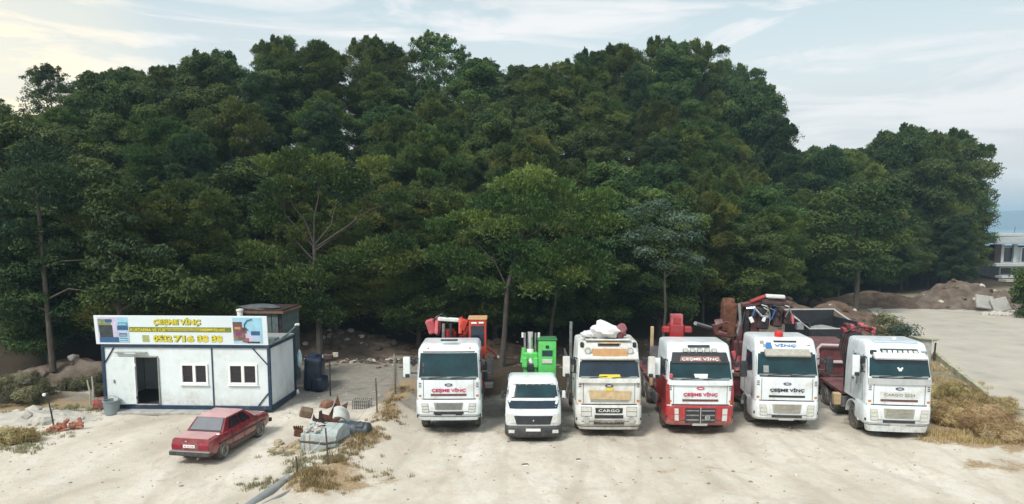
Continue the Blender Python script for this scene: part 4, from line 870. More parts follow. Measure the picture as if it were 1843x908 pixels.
mb = MB().box((-.55, -.25, .95), (.9, .1, .2), dk, rot=(0, R(28), 0), bev=.03).tube([(-1.15, -.2, .3), (-1.15, -.2, 1.1)], .05, 6, steel).box((-.4, -.05, .7), (1.3, .2, .6), dk, bev=.05); mb.build('ramp', dk, o)
for sg in (-1, 1): wheel(o, sg * .9, 1.6, .45, .28, sg)
wheel(o, -.62, .45, .42, .25, -1)
D = 37.5; x0 = atY(1510, D)
o = empty('waste_skip', 'black open skip with pale rim standing behind the dark red trailer', 'skip', (x0, D, 0), R(3))
mb = MB()
for (c, d) in (((0, 0, 1.2), (3.0, .08, 2.0)), ((0, 3.0, 1.6), (3.0, .08, 2.6)), ((-1.5, 1.5, 1.4), (.08, 3.0, 2.3)), ((1.5, 1.5, 1.4), (.08, 3.0, 2.3)), ((0, 1.5, .3), (3.0, 3.0, .1))): mb.box(c, d, black, bev=.02)
mb.build('body', black, o); pr = mat('pale_rim', (.42, .43, .43), rough=.6)
mb = MB(); mb.box((0, 3.0, 2.95), (3.15, .12, .08), pr, bev=.02); mb.box((0, -.02, 2.22), (3.1, .1, .07), pr, bev=.02)
for sg in (-1, 1): mb.tube([(sg * 1.52, 0, 2.24), (sg * 1.52, 3.0, 2.92)], .05, 6, pr)
mb.build('rim', pr, o)
sandbed = lumpy('gravel_load', (0, 0, 0), (1.4, 1.35, .35), grill, 9, None, (x0, D + 1.5, 1.75), amp=.12); tag(sandbed, 'grey gravel load lying inside the black skip', 'gravel heap')

# ------------------------------------------------------------------ red car
carpaint = mat('car_red', (.20, .003, .014), dusty=0.35, rough=.28, var=.2, scale=2.5, coat=.5, dirt=(.30, .12, .10), dirt_amt=.25)
faded = mat('car_red_faded', (.50, .30, .30), rough=.45, var=.12, scale=1.5, coat=.1, dirt=(.52, .26, .25), dirt_amt=.3)
cx, cy = -10.72, 22.6
o = empty('red_car', 'red saloon car with faded roof parked in front of the cabin', 'car', (cx, cy, float(terrain(cx, cy + 1))), R(-9.0))
o.scale = (.95, .95, .97)
def car_sec(y):
    ys = [-.82, -.74, -.6, 0, .5, 2.0, 2.9, 3.2, 3.35, 3.42]
    zt = np.interp(y, [-.82, -.78, -.6, .05, .5, 2.1, 2.6, 3.2, 3.36, 3.42], [.78, .86, .895, .91, .90, .90, .88, .80, .74, .62])
    hw_ = np.interp(y, [-.82, -.7, -.3, 1.2, 2.6, 3.2, 3.42], [.74, .79, .82, .83, .815, .78, .66])
    zb = np.interp(y, [-.82, -.5, 3.0, 3.42], [.40, .24, .22, .36]); return zt, hw_, zb
mb = MB(); ys = [-.82, -.78, -.7, -.5, -.2, .1, .5, 1.0, 1.6, 2.1, 2.6, 3.0, 3.2, 3.35, 3.42]; vs, fs = [], []; K = 12
for y in ys:
    zt, h_, zb = car_sec(y)
    prof = [(-h_ * .80, zb), (-h_ * .97, zb + .10), (-h_, zb + .26), (-h_ * .985, zt - .14), (-h_ * .94, zt - .03), (-h_ * .80, zt), (h_ * .80, zt), (h_ * .94, zt - .03), (h_ * .985, zt - .14), (h_, zb + .26), (h_ * .97, zb + .10), (h_ * .80, zb)]
    vs += [(p[0], y, p[1]) for p in prof]
for i in range(len(ys) - 1):
    for k in range(K): a, b_ = i * K + k, i * K + (k + 1) % K; fs.append((a, b_, b_ + K, a + K))
fs += [tuple(range(K)), tuple(range((len(ys) - 1) * K, len(ys) * K))]
mb.add(vs, fs, carpaint); body = mb.build('body', carpaint, o, smooth=32)
# greenhouse
def rim_pts(y0, y1, h_, z): return [(-h_, y0, z), (h_, y0, z), (h_, y1, z), (-h_, y1, z)]
mb = MB(); A = rim_pts(.02, 2.28, .735, .88); B = rim_pts(.50, 1.62, .59, 1.33); mid = rim_pts(.36, 1.78, .625, 1.24)
mb.add(A + B, [(0, 1, 5, 4), (1, 2, 6, 5), (2, 3, 7, 6), (3, 0, 4, 7)], carpaint); mb.build('pillars', carpaint, o, smooth=0)
mb = MB(); T = [(-.60, .46, 1.315), (.60, .46, 1.315), (.60, 1.66, 1.315), (-.60, 1.66, 1.315), (-.52, .56, 1.365), (.52, .56, 1.365), (.52, 1.56, 1.365), (-.52, 1.56, 1.365)]
mb.add(T, [(0, 1, 5, 4), (1, 2, 6, 5), (2, 3, 7, 6), (3, 0, 4, 7), (4, 5, 6, 7)], faded); mb.build('roof', faded, o, smooth=60)
def quad_on(mb, q, u0, u1, v0, v1, off, m, taper=0.0):
    """inset quad on the face q (bottom left, bottom right, top right, top left)"""
    q = [Vector(p) for p in q]; n = (q[1] - q[0]).cross(q[3] - q[0]).normalized()
    def P(u, v): return q[0].lerp(q[1], u).lerp(q[3].lerp(q[2], u), v) + n * off
    c = [P(u0, v0), P(u1, v0), P(u1 - taper, v1), P(u0 + taper, v1)]; mb.add(c + [p - n * (off + .01) for p in c], [(0, 1, 2, 3), (4, 5, 6, 7), (0, 1, 5, 4), (1, 2, 6, 5), (2, 3, 7, 6), (3, 0, 4, 7)], m); return mb
rg = mat('rear_glass', (.17, .18, .20), rough=.2, var=.1, scale=2); cg = mat('car_side_glass', (.025, .022, .03), rough=.12, var=.2)
MB_ = quad_on(MB(), (A[0], A[1], B[1], B[0]), .05, .95, .08, .97, .012, black); MB_.build('rear_window_seal', black, o, smooth=0)
quad_on(MB(), (A[0], A[1], B[1], B[0]), .075, .925, .16, .92, .018, rg).build('rear_window', rg, o, smooth=0)
quad_on(MB(), (A[2], A[3], B[3], B[2]), .06, .94, .1, .94, .014, cg).build('windscreen', cg, o, smooth=0)
for sg, q in ((1, (A[1], A[2], B[2], B[1])), (-1, (A[3], A[0], B[0], B[3]))):
    mb = MB(); rngs = ((.16, .235, .02), (.26, .52, .0), (.56, .86, .0)) if sg > 0 else ((.77, .84, .0), (.48, .74, .0), (.14, .44, .0))
    for (u0, u1, tp_) in rngs:
        w = quad_on(MB(), q, u0, u1, .12, .88, .014, cg).build('side_window', cg, o, smooth=0)
mb = MB(); mb.add([(-.66, -.72, .915), (.66, -.72, .915), (.66, -.02, .925), (-.66, -.02, .925), (-.66, -.72, .88), (.66, -.72, .88), (.66, -.02, .88), (-.66, -.02, .88)], [(0, 1, 2, 3), (0, 1, 5, 4), (1, 2, 6, 5), (2, 3, 7, 6), (3, 0, 4, 7)], faded); mb.build('boot_lid', faded, o, smooth=0)
mb = MB(); mb.add([(-.66, 2.36, .905), (.66, 2.36, .905), (.62, 3.2, .825), (-.62, 3.2, .825), (-.66, 2.36, .86), (.66, 2.36, .86), (.62, 3.2, .78), (-.62, 3.2, .78)], [(0, 1, 2, 3), (0, 1, 5, 4), (1, 2, 6, 5), (2, 3, 7, 6), (3, 0, 4, 7)], carpaint); mb.build('bonnet', carpaint, o, smooth=0)
dlens = mat('tail_lens', (.26, .01, .03), rough=.25, var=.2)
for sg in (-1, 1): MB().box((sg * .52, -.825, .62), (.40, .04, .17), dlens, bev=.015).build('tail_light', dlens, o)
MB().box((0, -.815, .63), (.62, .03, .20), maroon, bev=.01).build('boot_panel', maroon, o)
np_ = MB().box((-.03, -.845, .64), (.46, .02, .11), plate_m, bev=.008).build('number_plate', plate_m, o); text('45 TH 178', .06, redtxt, np_, 'lettering', (-.03, -.858, .64), .36, ext=.002)
MB().box((0, -.84, .38), (1.58, .14, .15), black, bev=.04, seg=2).box((0, -.84, .465), (1.56, .13, .025), grill, bev=.01).build('rear_bumper', black, o)
MB().box((0, 3.44, .42), (1.5, .14, .16), black, bev=.04, seg=2).build('front_bumper', black, o)
MB().box((-.15, -.835, .81), (.08, .015, .05), chrome, bev=.01).build('boot_lock', chrome, o)
MB().box((.70, -.2, .915), (.12, .1, .04), plate_m, bev=.015).build('fuel_cap', plate_m, o)
sill = mat('dirty_sill', (.10, .07, .055), rough=.8, var=.4, scale=6)
for sg in (-1, 1):
    MB().box((sg * .815, 1.2, .30), (.05, 1.75, .17), sill, bev=.02).build('sill', sill, o)
    MB().box((sg * .835, 1.25, .62), (.02, 3.2, .05), black, bev=.008).build('rub_strip', black, o)
    for y in (.95,): MB().box((sg * .838, y + .25, .80), (.02, .16, .03), black, bev=.006).box((sg * .838, y - .70, .80), (.02, .16, .03), black, bev=.006).build('door_handle', black, o)
    mb = MB()
    for y in (.52, 1.32, 2.2): mb.box((sg * .832, y, .62), (.006, .012, .52), black)
    mb.build('door_gap', black, o)
    for y in (-.05, 2.42):
        w = wheel(o, sg * .74, y, .29, .20, sg, rimm=chrome, big=False)
        mb = MB(); pts = [(sg * .79, y + .34 * math.cos(a), .30 + .34 * math.sin(a)) for a in np.linspace(-.1, math.pi + .1, 14)]; mb.tube(pts, .035, 5, black); mb.build('wheel_arch', black, o)
    MB().box((sg * .90, 1.98, .97), (.16, .08, .10), black, bev=.02).build('wing_mirror', black, o)
MB().tube([(.35, -.80, .26), (.35, -.95, .24)], .03, 8, steel).build('exhaust', steel, o)

def rock(mb, c, r, m, seed, sub=1, flat=.7):
    bm = bmesh.new(); bmesh.ops.create_icosphere(bm, subdivisions=sub, radius=1); r_ = random.Random(seed)
    for v in bm.verts: v.co = Vector((v.co.x * r * r_.uniform(.7, 1.25), v.co.y * r * r_.uniform(.7, 1.25), v.co.z * r * flat * r_.uniform(.7, 1.2)))
    mb.bm(bm, m, Matrix.Translation(c) @ Euler((0, 0, r_.random() * 6)).to_matrix().to_4x4())
# ------------------------------------------------------------------ site cabin
CW, CD_, CH = 7.33, 2.9, 2.92; CX0 = at(187, 745)[0] - .28
o = empty('site_cabin', 'white prefabricated site cabin with dark blue frame and open door', 'cabin', (CX0, 28.45, 0), R(-2.2))
TH = .06
def wall_box(x0, x1, y0, y1, z0, z1, m, name='wall', parent=o): return MB().box(((x0 + x1) / 2, (y0 + y1) / 2, (z0 + z1) / 2), (x1 - x0, y1 - y0, z1 - z0), m).build(name, m, parent, smooth=0)
dx0, dx1, dz1, B0 = 1.42, 2.42, 2.38, .28
W1, W2 = (3.48, 4.56), (5.58, 6.72); wz0, wz1 = 1.22, 2.12
def front(x0, x1, z0, z1): return wall_box(x0, x1, 0, TH, z0, z1, panel, 'wall_panel')
front(.08, dx0, B0, 2.82); front(dx0, dx1, dz1, 2.82); front(dx1, W1[0], B0, 2.82)
front(W1[0], W1[1], B0, wz0); front(W1[0], W1[1], wz1, 2.82); front(W1[1], 4.80, B0, 2.82)
front(4.84, W2[0], B0, 2.82); front(W2[0], W2[1], B0, wz0); front(W2[0], W2[1], wz1, 2.82); front(W2[1], 7.25, B0, 2.82)
wall_box(CW - TH - .02, CW - .02, .1, CD_ - .1, B0, 2.82, panel, 'wall_panel'); wall_box(.02, .02 + TH, .1, CD_ - .1, B0, 2.82, panel, 'wall_panel'); wall_box(.1, CW - .1, CD_ - TH - .02, CD_ - .02, B0, 2.82, panel, 'wall_panel')
wall_box(.05, CW - .05, .05, CD_ - .05, B0 - .06, B0, black, 'floor'); wall_box(-.02, CW + .02, -.02, CD_ + .02, 2.92, 3.0, grill, 'roof')
for (x, y) in ((.03, .0), (CW - .03, 0), (.03, CD_), (CW - .03, CD_)): MB().box((x, y, 1.56), (.12, .12, 2.76), dkblue, bev=.008).build('corner_post', dkblue, o)
mb = MB()
for z, h in ((2.87, .12), (.19, .18)):
    for y in (0, CD_): mb.box((CW / 2, y, z), (CW + .02, .13, h), dkblue, bev=.008)
    for x in (0, CW): mb.box((x, CD_ / 2, z), (.125, CD_ - .13, h), dkblue, bev=.008)
mb.build('frame_beam', dkblue, o)
MB().box((4.82, -.015, 1.55), (.045, .05, 2.52), dkblue).build('joint_strip', dkblue, o)
for (a, b_) in (((.09, 2.12), (.52, 2.80)), ((7.23, 2.10), (6.62, 2.80)), ((7.23, .85), (6.78, .30))):
    MB().tube([(a[0], -.03, a[1]), (b_[0], -.03, b_[1])], .028, 4, dkblue).build('corner_brace', dkblue, o)
for (x0, x1) in (W1, W2):
    mb = MB(); cx_ = (x0 + x1) / 2; fw = .085
    for (c, d) in (((cx_, -.01, wz0 + fw / 2), (x1 - x0 + .12, .10, fw)), ((cx_, -.01, wz1 - fw / 2), (x1 - x0 + .12, .10, fw)), ((x0 - .02, -.01, (wz0 + wz1) / 2), (fw, .10, wz1 - wz0 - 2 * fw)), ((x1 + .02, -.01, (wz0 + wz1) / 2), (fw, .10, wz1 - wz0 - 2 * fw)), ((cx_, -.012, (wz0 + wz1) / 2), (.13, .10, wz1 - wz0 - 2 * fw))): mb.box(c, d, pvc, bev=.008)
    w = mb.build('window', pvc, o)
    MB().box((cx_, -.05, wz0 - .03), (x1 - x0 + .2, .10, .04), pvc, bev=.008).build('sill', pvc, w)
    for k in (-1, 1):
        mb = MB().box((cx_ + k * (x1 - x0) * .27, .012, (wz0 + wz1) / 2), ((x1 - x0) * .40, .02, wz1 - wz0 - .15), cg)
        for q in range(4): mb.box((cx_ + k * (x1 - x0) * .27, -.006, wz0 + .2 + q * .17), ((x1 - x0) * .40, .012, .012), dk)
        mb.build('pane', cg, w)
# door leaf folded open against the wall, jamb, hinges, step
d = MB().box((-.46, 0, 0), (.92, .045, 2.06), mat('door_leaf', (.68, .76, .77), rough=.45, var=.04, dirt=(.5, .5, .46), dirt_amt=.2), bev=.01).build('door', None, o, (1.42, -.06, 1.36), (0, 0, R(9)))
MB().box((0, 0, 0), (.05, .10, 2.08), pvc, bev=.01).build('door_edge', pvc, d); MB().box((.04, -.04, .69), (.05, .05, .12), plate_m, bev=.01).build('hinge', black, d); MB().box((.04, -.04, -.74), (.05, .05, .12), black, bev=.01).build('hinge', black, d)
MB().box((-.84, -.05, 0), (.05, .06, .16), steel, bev=.015).build('handle', steel, d)
MB().box((1.92, -.02, 2.41), (1.04, .09, .06), grill, bev=.01).box((2.45, -.02, 1.33), (.05, .09, 2.08), grill, bev=.01).box((1.92, -.03, .31), (1.0, .16, .05), steel, bev=.01).build('door_frame', grill, o)
MB().box((1.3, -.07, 2.60), (1.4, .18, .03), grill, bev=.01).box((1.3, -.13, 2.58), (.5, .08, .05), pvc, bev=.02).build('door_canopy', grill, o)
MB().box((2.0, 1.9, .9), (1.1, .6, 1.2), black, bev=.02).build('inner_desk', black, o)
st = MB().box((0, 0, 0), (4.6, .55, .12), concrete, bev=.02).build('concrete_step', concrete, None, (CX0 + 2.4, 28.05, .05), (0, 0, R(-2))); tag(st, 'low pale concrete step running along the front of the cabin', 'step')
# sign board with print
sb = empty('cabin_sign', 'long sign with yellow-green lettering and truck pictures above the cabin front', 'sign', (CX0, 28.38, 2.95), R(-2.2), rx=R(4))
MB().box((3.57, 0, .64), (7.52, .05, 1.26), mat('sign_board', (.66, .75, .79), rough=.45, var=.03, scale=1), bev=.006).build('board', None, sb)
mb = MB()
for x in (.3, 2.4, 4.6, 6.8): mb.tube([(x, .05, .1), (x, .9, -.02)], .025, 5, dkblue); mb.tube([(x, .05, 1.1), (x, .9, .0)], .02, 5, dkblue)
mb.box((3.52, .04, .03), (7.3, .04, .05), dkblue); mb.build('support', dkblue, sb)
def sgn(body, z, h, x, w, big=True):
    text(body, h * 1.08, olive_p, sb, 'lettering', (x + .015, -.028, z - .012), w * 1.02, ext=.003, bold=.10)
    text(body, h, ylw, sb, 'lettering', (x, -.036, z), w, ext=.003, bold=.035)
sgn('ÇEŞME VİNÇ', 1.01, .36, 3.43, 2.05)
mb = MB().box((3.55, -.027, .665), (4.45, .006, .22), olive_p); mb.box((4.0, -.031, .70), (2.3, .004, .03), ylw).box((3.9, -.031, .63), (1.8, .004, .02), cardboard2); mb.build('band', None, sb)
text('KURTARMA VE YÜK', .16, ylw, sb, 'lettering', (2.15, -.034, .665), 1.55, ext=.003, bold=.02); text('TAŞIMA İŞLERİ', .16, ylw, sb, 'lettering', (4.95, -.034, .665), 1.1, ext=.003, bold=.02)
MB().box((2.02, -.028, .27), (.30, .006, .30), mat('pale_olive_print', (.34, .38, .16))).build('square', None, sb)
sgn('0532', .28, .30, 2.75, .82); sgn('716', .28, .30, 3.68, .90); sgn('38', .28, .30, 4.50, .50); sgn('38', .28, .30, 5.12, .48)
tb_, nv, lb_, sk = mat('print_teal', (.06, .30, .42)), mat('print_navy', (.03, .10, .22)), mat('print_pale_blue', (.38, .52, .66)), mat('print_sky', (.30, .56, .70))
dg, lil = mat('print_dark', (.035, .045, .05), var=.5, scale=9), mat('print_lilac', (.52, .50, .66)); og = mat('print_moss', (.20, .24, .14), var=.5, scale=9)
mb = MB()
for (x0, x1, z0, z1, m, q) in ((-.05, 1.30, .08, 1.20, lil, 0), (-.02, .55, .55, 1.12, og, 1), (.02, .60, .30, .85, dg, 2), (0, .85, .10, .32, nv, 3), (.85, 1.28, .95, 1.18, sk, 2), (.85, 1.28, .82, .98, tb_, 3), (.82, 1.28, .64, .82, nv, 4), (.80, 1.30, .10, .60, lb_, 3), (.88, 1.22, .36, .50, nv, 5), (.90, 1.22, .16, .30, tb_, 5), (.30, .60, .98, 1.10, nv, 4), (.62, .80, .35, .92, lil, 4)):
    mb.box(((x0 + x1) / 2, -.027 - q * .003, (z0 + z1) / 2), (x1 - x0, .004, z1 - z0), m)
for z in (.22, .42, .90): mb.box((1.05, -.046, z), (.3, .003, .025), plate_m)
mb.build('truck_picture', None, sb)
mb = MB()
for (x0, x1, z0, z1, m, q) in ((5.85, 7.12, .08, 1.20, sk, 0), (5.85, 6.25, .20, 1.02, maroon, 1), (5.92, 6.18, .70, .80, cardboard, 2), (5.95, 6.2, .42, .56, mat('print_purple', (.22, .04, .14)), 2), (6.24, 6.44, .14, .78, maroon, 3), (6.38, 6.70, .16, .52, lil, 4), (6.55, 7.05, .16, .46, lb_, 3), (6.62, 7.0, .44, .62, nv, 4), (6.45, 6.98, .10, .17, dg, 5), (6.36, 6.52, .12, .32, red, 5)):
    mb.box(((x0 + x1) / 2, -.027 - q * .003, (z0 + z1) / 2), (x1 - x0, .004, z1 - z0), m)
mb.tube([(6.70, -.04, 1.14), (6.48, -.04, 1.08), (6.36, -.04, .92), (6.36, -.04, .78), (6.50, -.04, .66)], .025, 5, nv); mb.build('crane_picture', None, sb)
# grey sheet hanging over the cabin's roof corner with a bar and white knob
gs = mat('grey_green_sheet', (.10, .15, .16), rough=.6, var=.15)
cxr = CX0
mb = MB(); bm = bmesh.new(); pl = [(0, .0), (1.15, .0), (1.12, -.30), (.95, -.52), (.55, -.62), (.1, -.56), (0, -.5)]
vs = [(.0, p[0] * 1.05, p[1]) for p in pl] + [(.03, p[0] * 1.05, p[1]) for p in pl]; n = len(pl); mb.add(vs, [tuple(range(n)), tuple(range(n, 2 * n))] + [(i, (i + 1) % n, (i + 1) % n + n, i + n) for i in range(n)], gs)
mb.add([(-.9, 0, .02), (.03, 0, .02), (.03, 1.2, .02), (-.9, 1.2, .02), (-.9, 0, .05), (.03, 0, .05), (.03, 1.2, .05), (-.9, 1.2, .05)], [(0, 1, 2, 3), (4, 5, 6, 7), (0, 1, 5, 4), (1, 2, 6, 5), (2, 3, 7, 6), (3, 0, 4, 7)], gs)
sh_ = empty('roof_sheet', 'grey-green sheet lapping over the cabin roof corner beside the sign', 'sheet', (cxr + 7.24, 28.25, 3.04), R(-2.2))
mb.build('sheet', gs, sh_); MB().tube([(.05, 1.0, -.1), (.10, 2.1, .05), (.12, 3.1, .28)], .045, 6, gs).build('bar', gs, sh_); MB().lathe([(-.12, .02), (-.1, .07), (.1, .07), (.12, .02)], 8, pvc, Matrix.Translation((.12, 3.2, .30)) @ Matrix.Rotation(R(70), 4, 'Z')).build('knob', pvc, sh_)
MB().box((.06, .62, -.33), (.02, .14, .12), pvc, bev=.005).box((.04, .35, -.02), (.03, .5, .12), grill_w).build('sticker', pvc, sh_)
# plank shed behind
plank = mat('weathered_plank', (.09, .12, .12), rough=.9, var=.4, scale=3, bump=.4, bscale=12)
o2 = empty('plank_shed', 'dark weathered plank shed rising behind the cabin roof', 'shed', (cxr + 4.3, 32.4, 0), R(-2))
MB().box((1.1, 1.3, 1.9), (2.0, 2.4, 3.8), dk).build('wall', dk, o2); MB().box((1.1, 1.2, 3.82), (2.35, 2.6, .10), mat('brown_fascia', (.16, .09, .05), var=.4)).box((1.1, 1.2, 3.91), (2.2, 2.4, .08), dk).build('roof', None, o2)
pm = MB().box((0, 0, 0), (.30, .035, 3.72), plank, bev=.006); po = pm.build('plank', plank, o2, (.15, .06, 1.9))
for k in range(1, 6): p = po.copy(); COL.objects.link(p); p.location = (.15 + k * .33, .06 - .004 * (k % 3), 1.9); p.parent = o2
pm = MB().box((0, 0, 0), (.035, .30, 3.72), plank, bev=.006); pq = pm.build('plank', plank, o2, (2.12, .3, 1.9))
for k in range(1, 7): p = pq.copy(); COL.objects.link(p); p.location = (2.12 + .004 * (k % 3), .3 + k * .33, 1.9); p.parent = o2
ch = MB().lathe([(3.4, .13), (3.92, .13), (3.94, .17), (4.02, .17), (4.04, .05)], 12, pvc, axis='z').build('vent_pipe', pvc, None, (cxr + 4.55, 32.0, 0)); tag(ch, 'stubby whitish vent pipe poking up behind the sign', 'pipe')
MB_ = lumpy('covered_heap', (0, 0, 0), (1.0, .5, .18), mat('dark_tarp', (.07, .075, .08), rough=.7, var=.3, scale=2), 31, None, (cxr + 5.2, 32.9, 4.0), amp=.1); tag(MB_, 'dark tarpaulin heap on top of the shed behind the sign', 'tarpaulin')
mb = MB(); nt_ = mat('navy_tarp', (.012, .022, .045), rough=.45, var=.5, scale=2)
mb.box((-.05, .1, .8), (.85, 1.5, 1.62), nt_, rot=(0, R(4), R(8)), bev=.22, seg=3); mb.box((.33, -.35, .34), (.62, .9, .7), nt_, rot=(0, R(-6), R(-12)), bev=.2, seg=3); mb.box((-.1, -.2, 1.5), (.5, .8, .4), nt_, rot=(R(12), R(10), 0), bev=.15, seg=3)
tp_ = mb.build('tarp_stack', nt_, None, (cxr + 7.95, 32.5, 0), smooth=50); tag(tp_, 'dark navy tarpaulin stack standing behind the right end of the cabin', 'tarpaulin')
gb_ = lumpy('pale_sack', (0, 0, 0), (.11, .12, .42), mat('pale_blue_cloth', (.42, .56, .62), rough=.8, var=.2), 18, None, (cxr + 7.62, 31.25, 1.75), amp=.1); tag(gb_, 'small pale blue rag hanging behind the cabin corner', 'rag')
wc = lumpy('white_scrap', (0, 0, 0), (.10, .08, .12), pvc, 19, None, (cxr + 7.45, 31.2, .12)); tag(wc, 'small white scrap by the rear foot of the cabin', 'scrap')

# bucket, red canister and poles left of the cabin
x, y = at(193, 748); b = empty('grey_bucket', 'big grey plastic bucket standing by the left corner of the cabin', 'bucket', (x, y - .3, 0))
bk_ = mat('bucket_grey', (.20, .25, .26), rough=.6)
MB().lathe([(0, .24), (.02, .27), (.55, .33), (.58, .36), (.62, .36), (.62, .31), (.10, .25)], 20, bk_, axis='z').build('tub', bk_, b); MB().tube([(.36, 0, .60), (.30, 0, .72), (0, 0, .80), (-.30, 0, .72), (-.36, 0, .60)], .012, 5, steel).build('handle', steel, b)
x, y = at(165, 742); r1 = empty('red_canister', 'red plastic canister lying in the weeds beside the grey bucket', 'canister', (x, y, float(terrain(x, y))), R(30))
MB().box((0, 0, .22), (.62, .34, .34), red, rot=(0, R(12), 0), bev=.08, seg=2).build('body', red, r1); MB().tube([(-.15, 0, .38), (-.12, 0, .50), (.12, 0, .52), (.16, 0, .42)], .03, 6, pink).build('handle', pink, r1); MB().lathe([(0, .05), (.07, .05), (.07, .01)], 10, pink, Matrix.Translation((-.26, 0, .36)), axis='z').build('cap', pink, r1)
for (px, py, h, lb_txt) in ((146, 735, 1.15, 'pale stake leaning left near the bucket'), (152, 738, 1.35, 'pale upright stake near the bucket')):
    x, y = at(px, py); p = MB().tube([(0, 0, -.1), (.02, 0, h * .5), (-.08 if 'lean' in lb_txt else 0, 0, h)], [.04, .038, .03], 7, mat('bleached_wood', (.40, .38, .32), rough=.9, var=.2)).build('wooden_stake', None, None, (x, y, float(terrain(x, y)))); tag(p, lb_txt, 'stake')
# loose bricks by the left post
brick_m = mat('red_brick', (.34, .14, .09), rough=.95, var=.4, scale=5, bump=.5)
bp = empty('brick_pile', 'small heap of broken red bricks beside the left fence post', 'brick pile', (at(98, 782)[0], at(98, 782)[1], float(terrain(*at(98, 782)))))
br0 = None
for k in range(26):
    if br0 is None: q = br0 = MB().box((0, 0, 0), (.24, .12, .10), brick_m, bev=.008).build('brick', brick_m, bp)
    else: q = br0.copy(); COL.objects.link(q); q.parent = bp
    lay = k // 11; q.location = (random.uniform(-.55, .35) * (1 - .25 * lay), random.uniform(-.25, .3), .05 + lay * .11 + random.uniform(0, .02)); q.rotation_euler = (random.uniform(-.3, .3), random.uniform(-.3, .3), random.uniform(0, 3.1))
for k in range(3): q = br0.copy(); COL.objects.link(q); q.parent = bp; q.location = (.50, .1, .12 + k * .12); q.rotation_euler = (0, R(80 if k == 2 else 4), k * .2)

# ------------------------------------------------------------------ rubble heap and scrap by the bank
cb = mat('broken_concrete', (.36, .41, .40), rough=.95, var=.2, scale=3, bump=.7, bscale=14, dirt=(.22, .24, .22), dirt_amt=.3)
x, y = at(566, 824); cbx, cby = x, y
o = empty('concrete_block', 'big grey-green concrete block with a broken crumbling top near the bank', 'concrete block', (x, y, -.05), R(-14))
mb = MB().box((-.05, .50, .33), (1.40, 1.05, .70), cb, bev=.03, seg=2)
mb.prism([(.02, .66), (1.0, .66), (1.0, .80), (.6, .98), (.15, .86)], .62, cb, Matrix.Translation((.34, 0, 0)), bev=.04); mb.build('block', cb, o, smooth=30)
mb = MB().box((-.45, -.035, .34), (.14, .05, .66), stone_m, bev=.015).box((-.66, -.035, .34), (.12, .05, .66), cb, bev=.015); mb.build('rib', cb, o)
mb = MB()
for k in range(55): rock(mb, (random.uniform(-.72, .1), random.uniform(.05, .95), .68 + random.uniform(-.02, .16)), random.uniform(.05, .15), stone_m if k % 3 else cb, k)
s_ = mb.build('rubble', stone_m, o, smooth=0); s_['kind'] = 'stuff'
mb = MB().tube([(-.3, .4, .85), (-.05, .3, .94), (.15, .45, .88), (0, .7, .92), (-.3, .6, .88)], .02, 5, dk); mb.build('wire_loop', dk, o)
mb = MB()
for k in range(36): rock(mb, (x + random.uniform(-1.9, -.75), y + random.uniform(-.1, 1.1), random.uniform(0, .14)), random.uniform(.06, .2), mat('ochre_rubble', (.36, .30, .20), rough=.95, var=.3), 100 + k, flat=.6)
q = mb.build('rubble', None, None, smooth=0); tag(q, 'loose ochre stones and rubble at the left foot of the concrete block', 'rubble', kind='stuff')
# rusty sheet scrap
def scrap(name, label, loc, pts, m, th=.03, rot=(0, 0, 0), cat='scrap metal'):
    mb = MB(); n = len(pts); vs = [(p[0], p[1] if len(p) > 2 else 0, p[-1]) for p in pts]; vs += [(a, b_ + th, c) for a, b_, c in vs]
    mb.add(vs, [tuple(range(n)), tuple(range(n, 2 * n))] + [(i, (i + 1) % n, (i + 1) % n + n, i + n) for i in range(n)], m); q = mb.build(name, m, None, loc, rot, smooth=0); return tag(q, label, cat)
X_, Y_ = at(600, 775)
sc_ = empty('rusty_scrap', 'jagged rusty sheet metal pile with upright spikes behind the concrete block', 'scrap metal', (X_, Y_, 0), R(10))
def plate(pts, off, rot=0, m=rust):
    mb = MB(); n = len(pts); vs = [(p[0], off, p[1]) for p in pts] + [(p[0], off + .04, p[1]) for p in pts]; mb.add(vs, [tuple(range(n)), tuple(range(n, 2 * n))] + [(i, (i + 1) % n, (i + 1) % n + n, i + n) for i in range(n)], m); return mb.build('plate', m, sc_, (0, 0, 0), (R(rot), 0, 0), smooth=0)
plate([(-.65, .55), (-.35, .45), (-.1, .95), (0, 1.25), (.12, .8), (.42, .95), (.30, .45), (-.1, .1), (-.5, .15)], .0, -14)
plate([(-.75, .1), (-.68, .75), (-.58, .80), (-.50, .35), (-.1, .25), (.25, .3), (.2, .0)], -.18, 8, dk)
plate([(-.95, .4), (-.9, .62), (-.82, .45), (-.6, .38), (-.4, .2), (-.9, .25)], -.28, 0, dk)
mb = MB(); rock(mb, (-.42, .1, .90), .30, mat('brown_leather', (.20, .10, .06), rough=.8, var=.3), 41, flat=.8); mb.build('rusty_drum', None, sc_, smooth=0)
q = MB().box((0, 0, 0), (.46, .34, .34), mat('brown_box', (.17, .12, .08), rough=.9, var=.3), rot=(.2, .3, .3), bev=.04).build('brown_box', None, None, (at(548, 790)[0] - .05, at(548, 790)[1] - .2, .92)); tag(q, 'brown box lying on the rubble at the back of the concrete block', 'box')
mb = MB().box((0, 0, .1), (.3, .22, .26), rust, rot=(0, .2, .3), bev=.03)
for k in range(5): mb.box((-.14 + k * .07, 0, .28), (.03, .12, .14), rust, rot=(0, .15 * (k - 2), 0))
q = mb.build('rusty_engine_part', rust, None, (cbx - .95, cby + .6, .42)); tag(q, 'small rusty toothed machine part on the left of the concrete block', 'machine part')
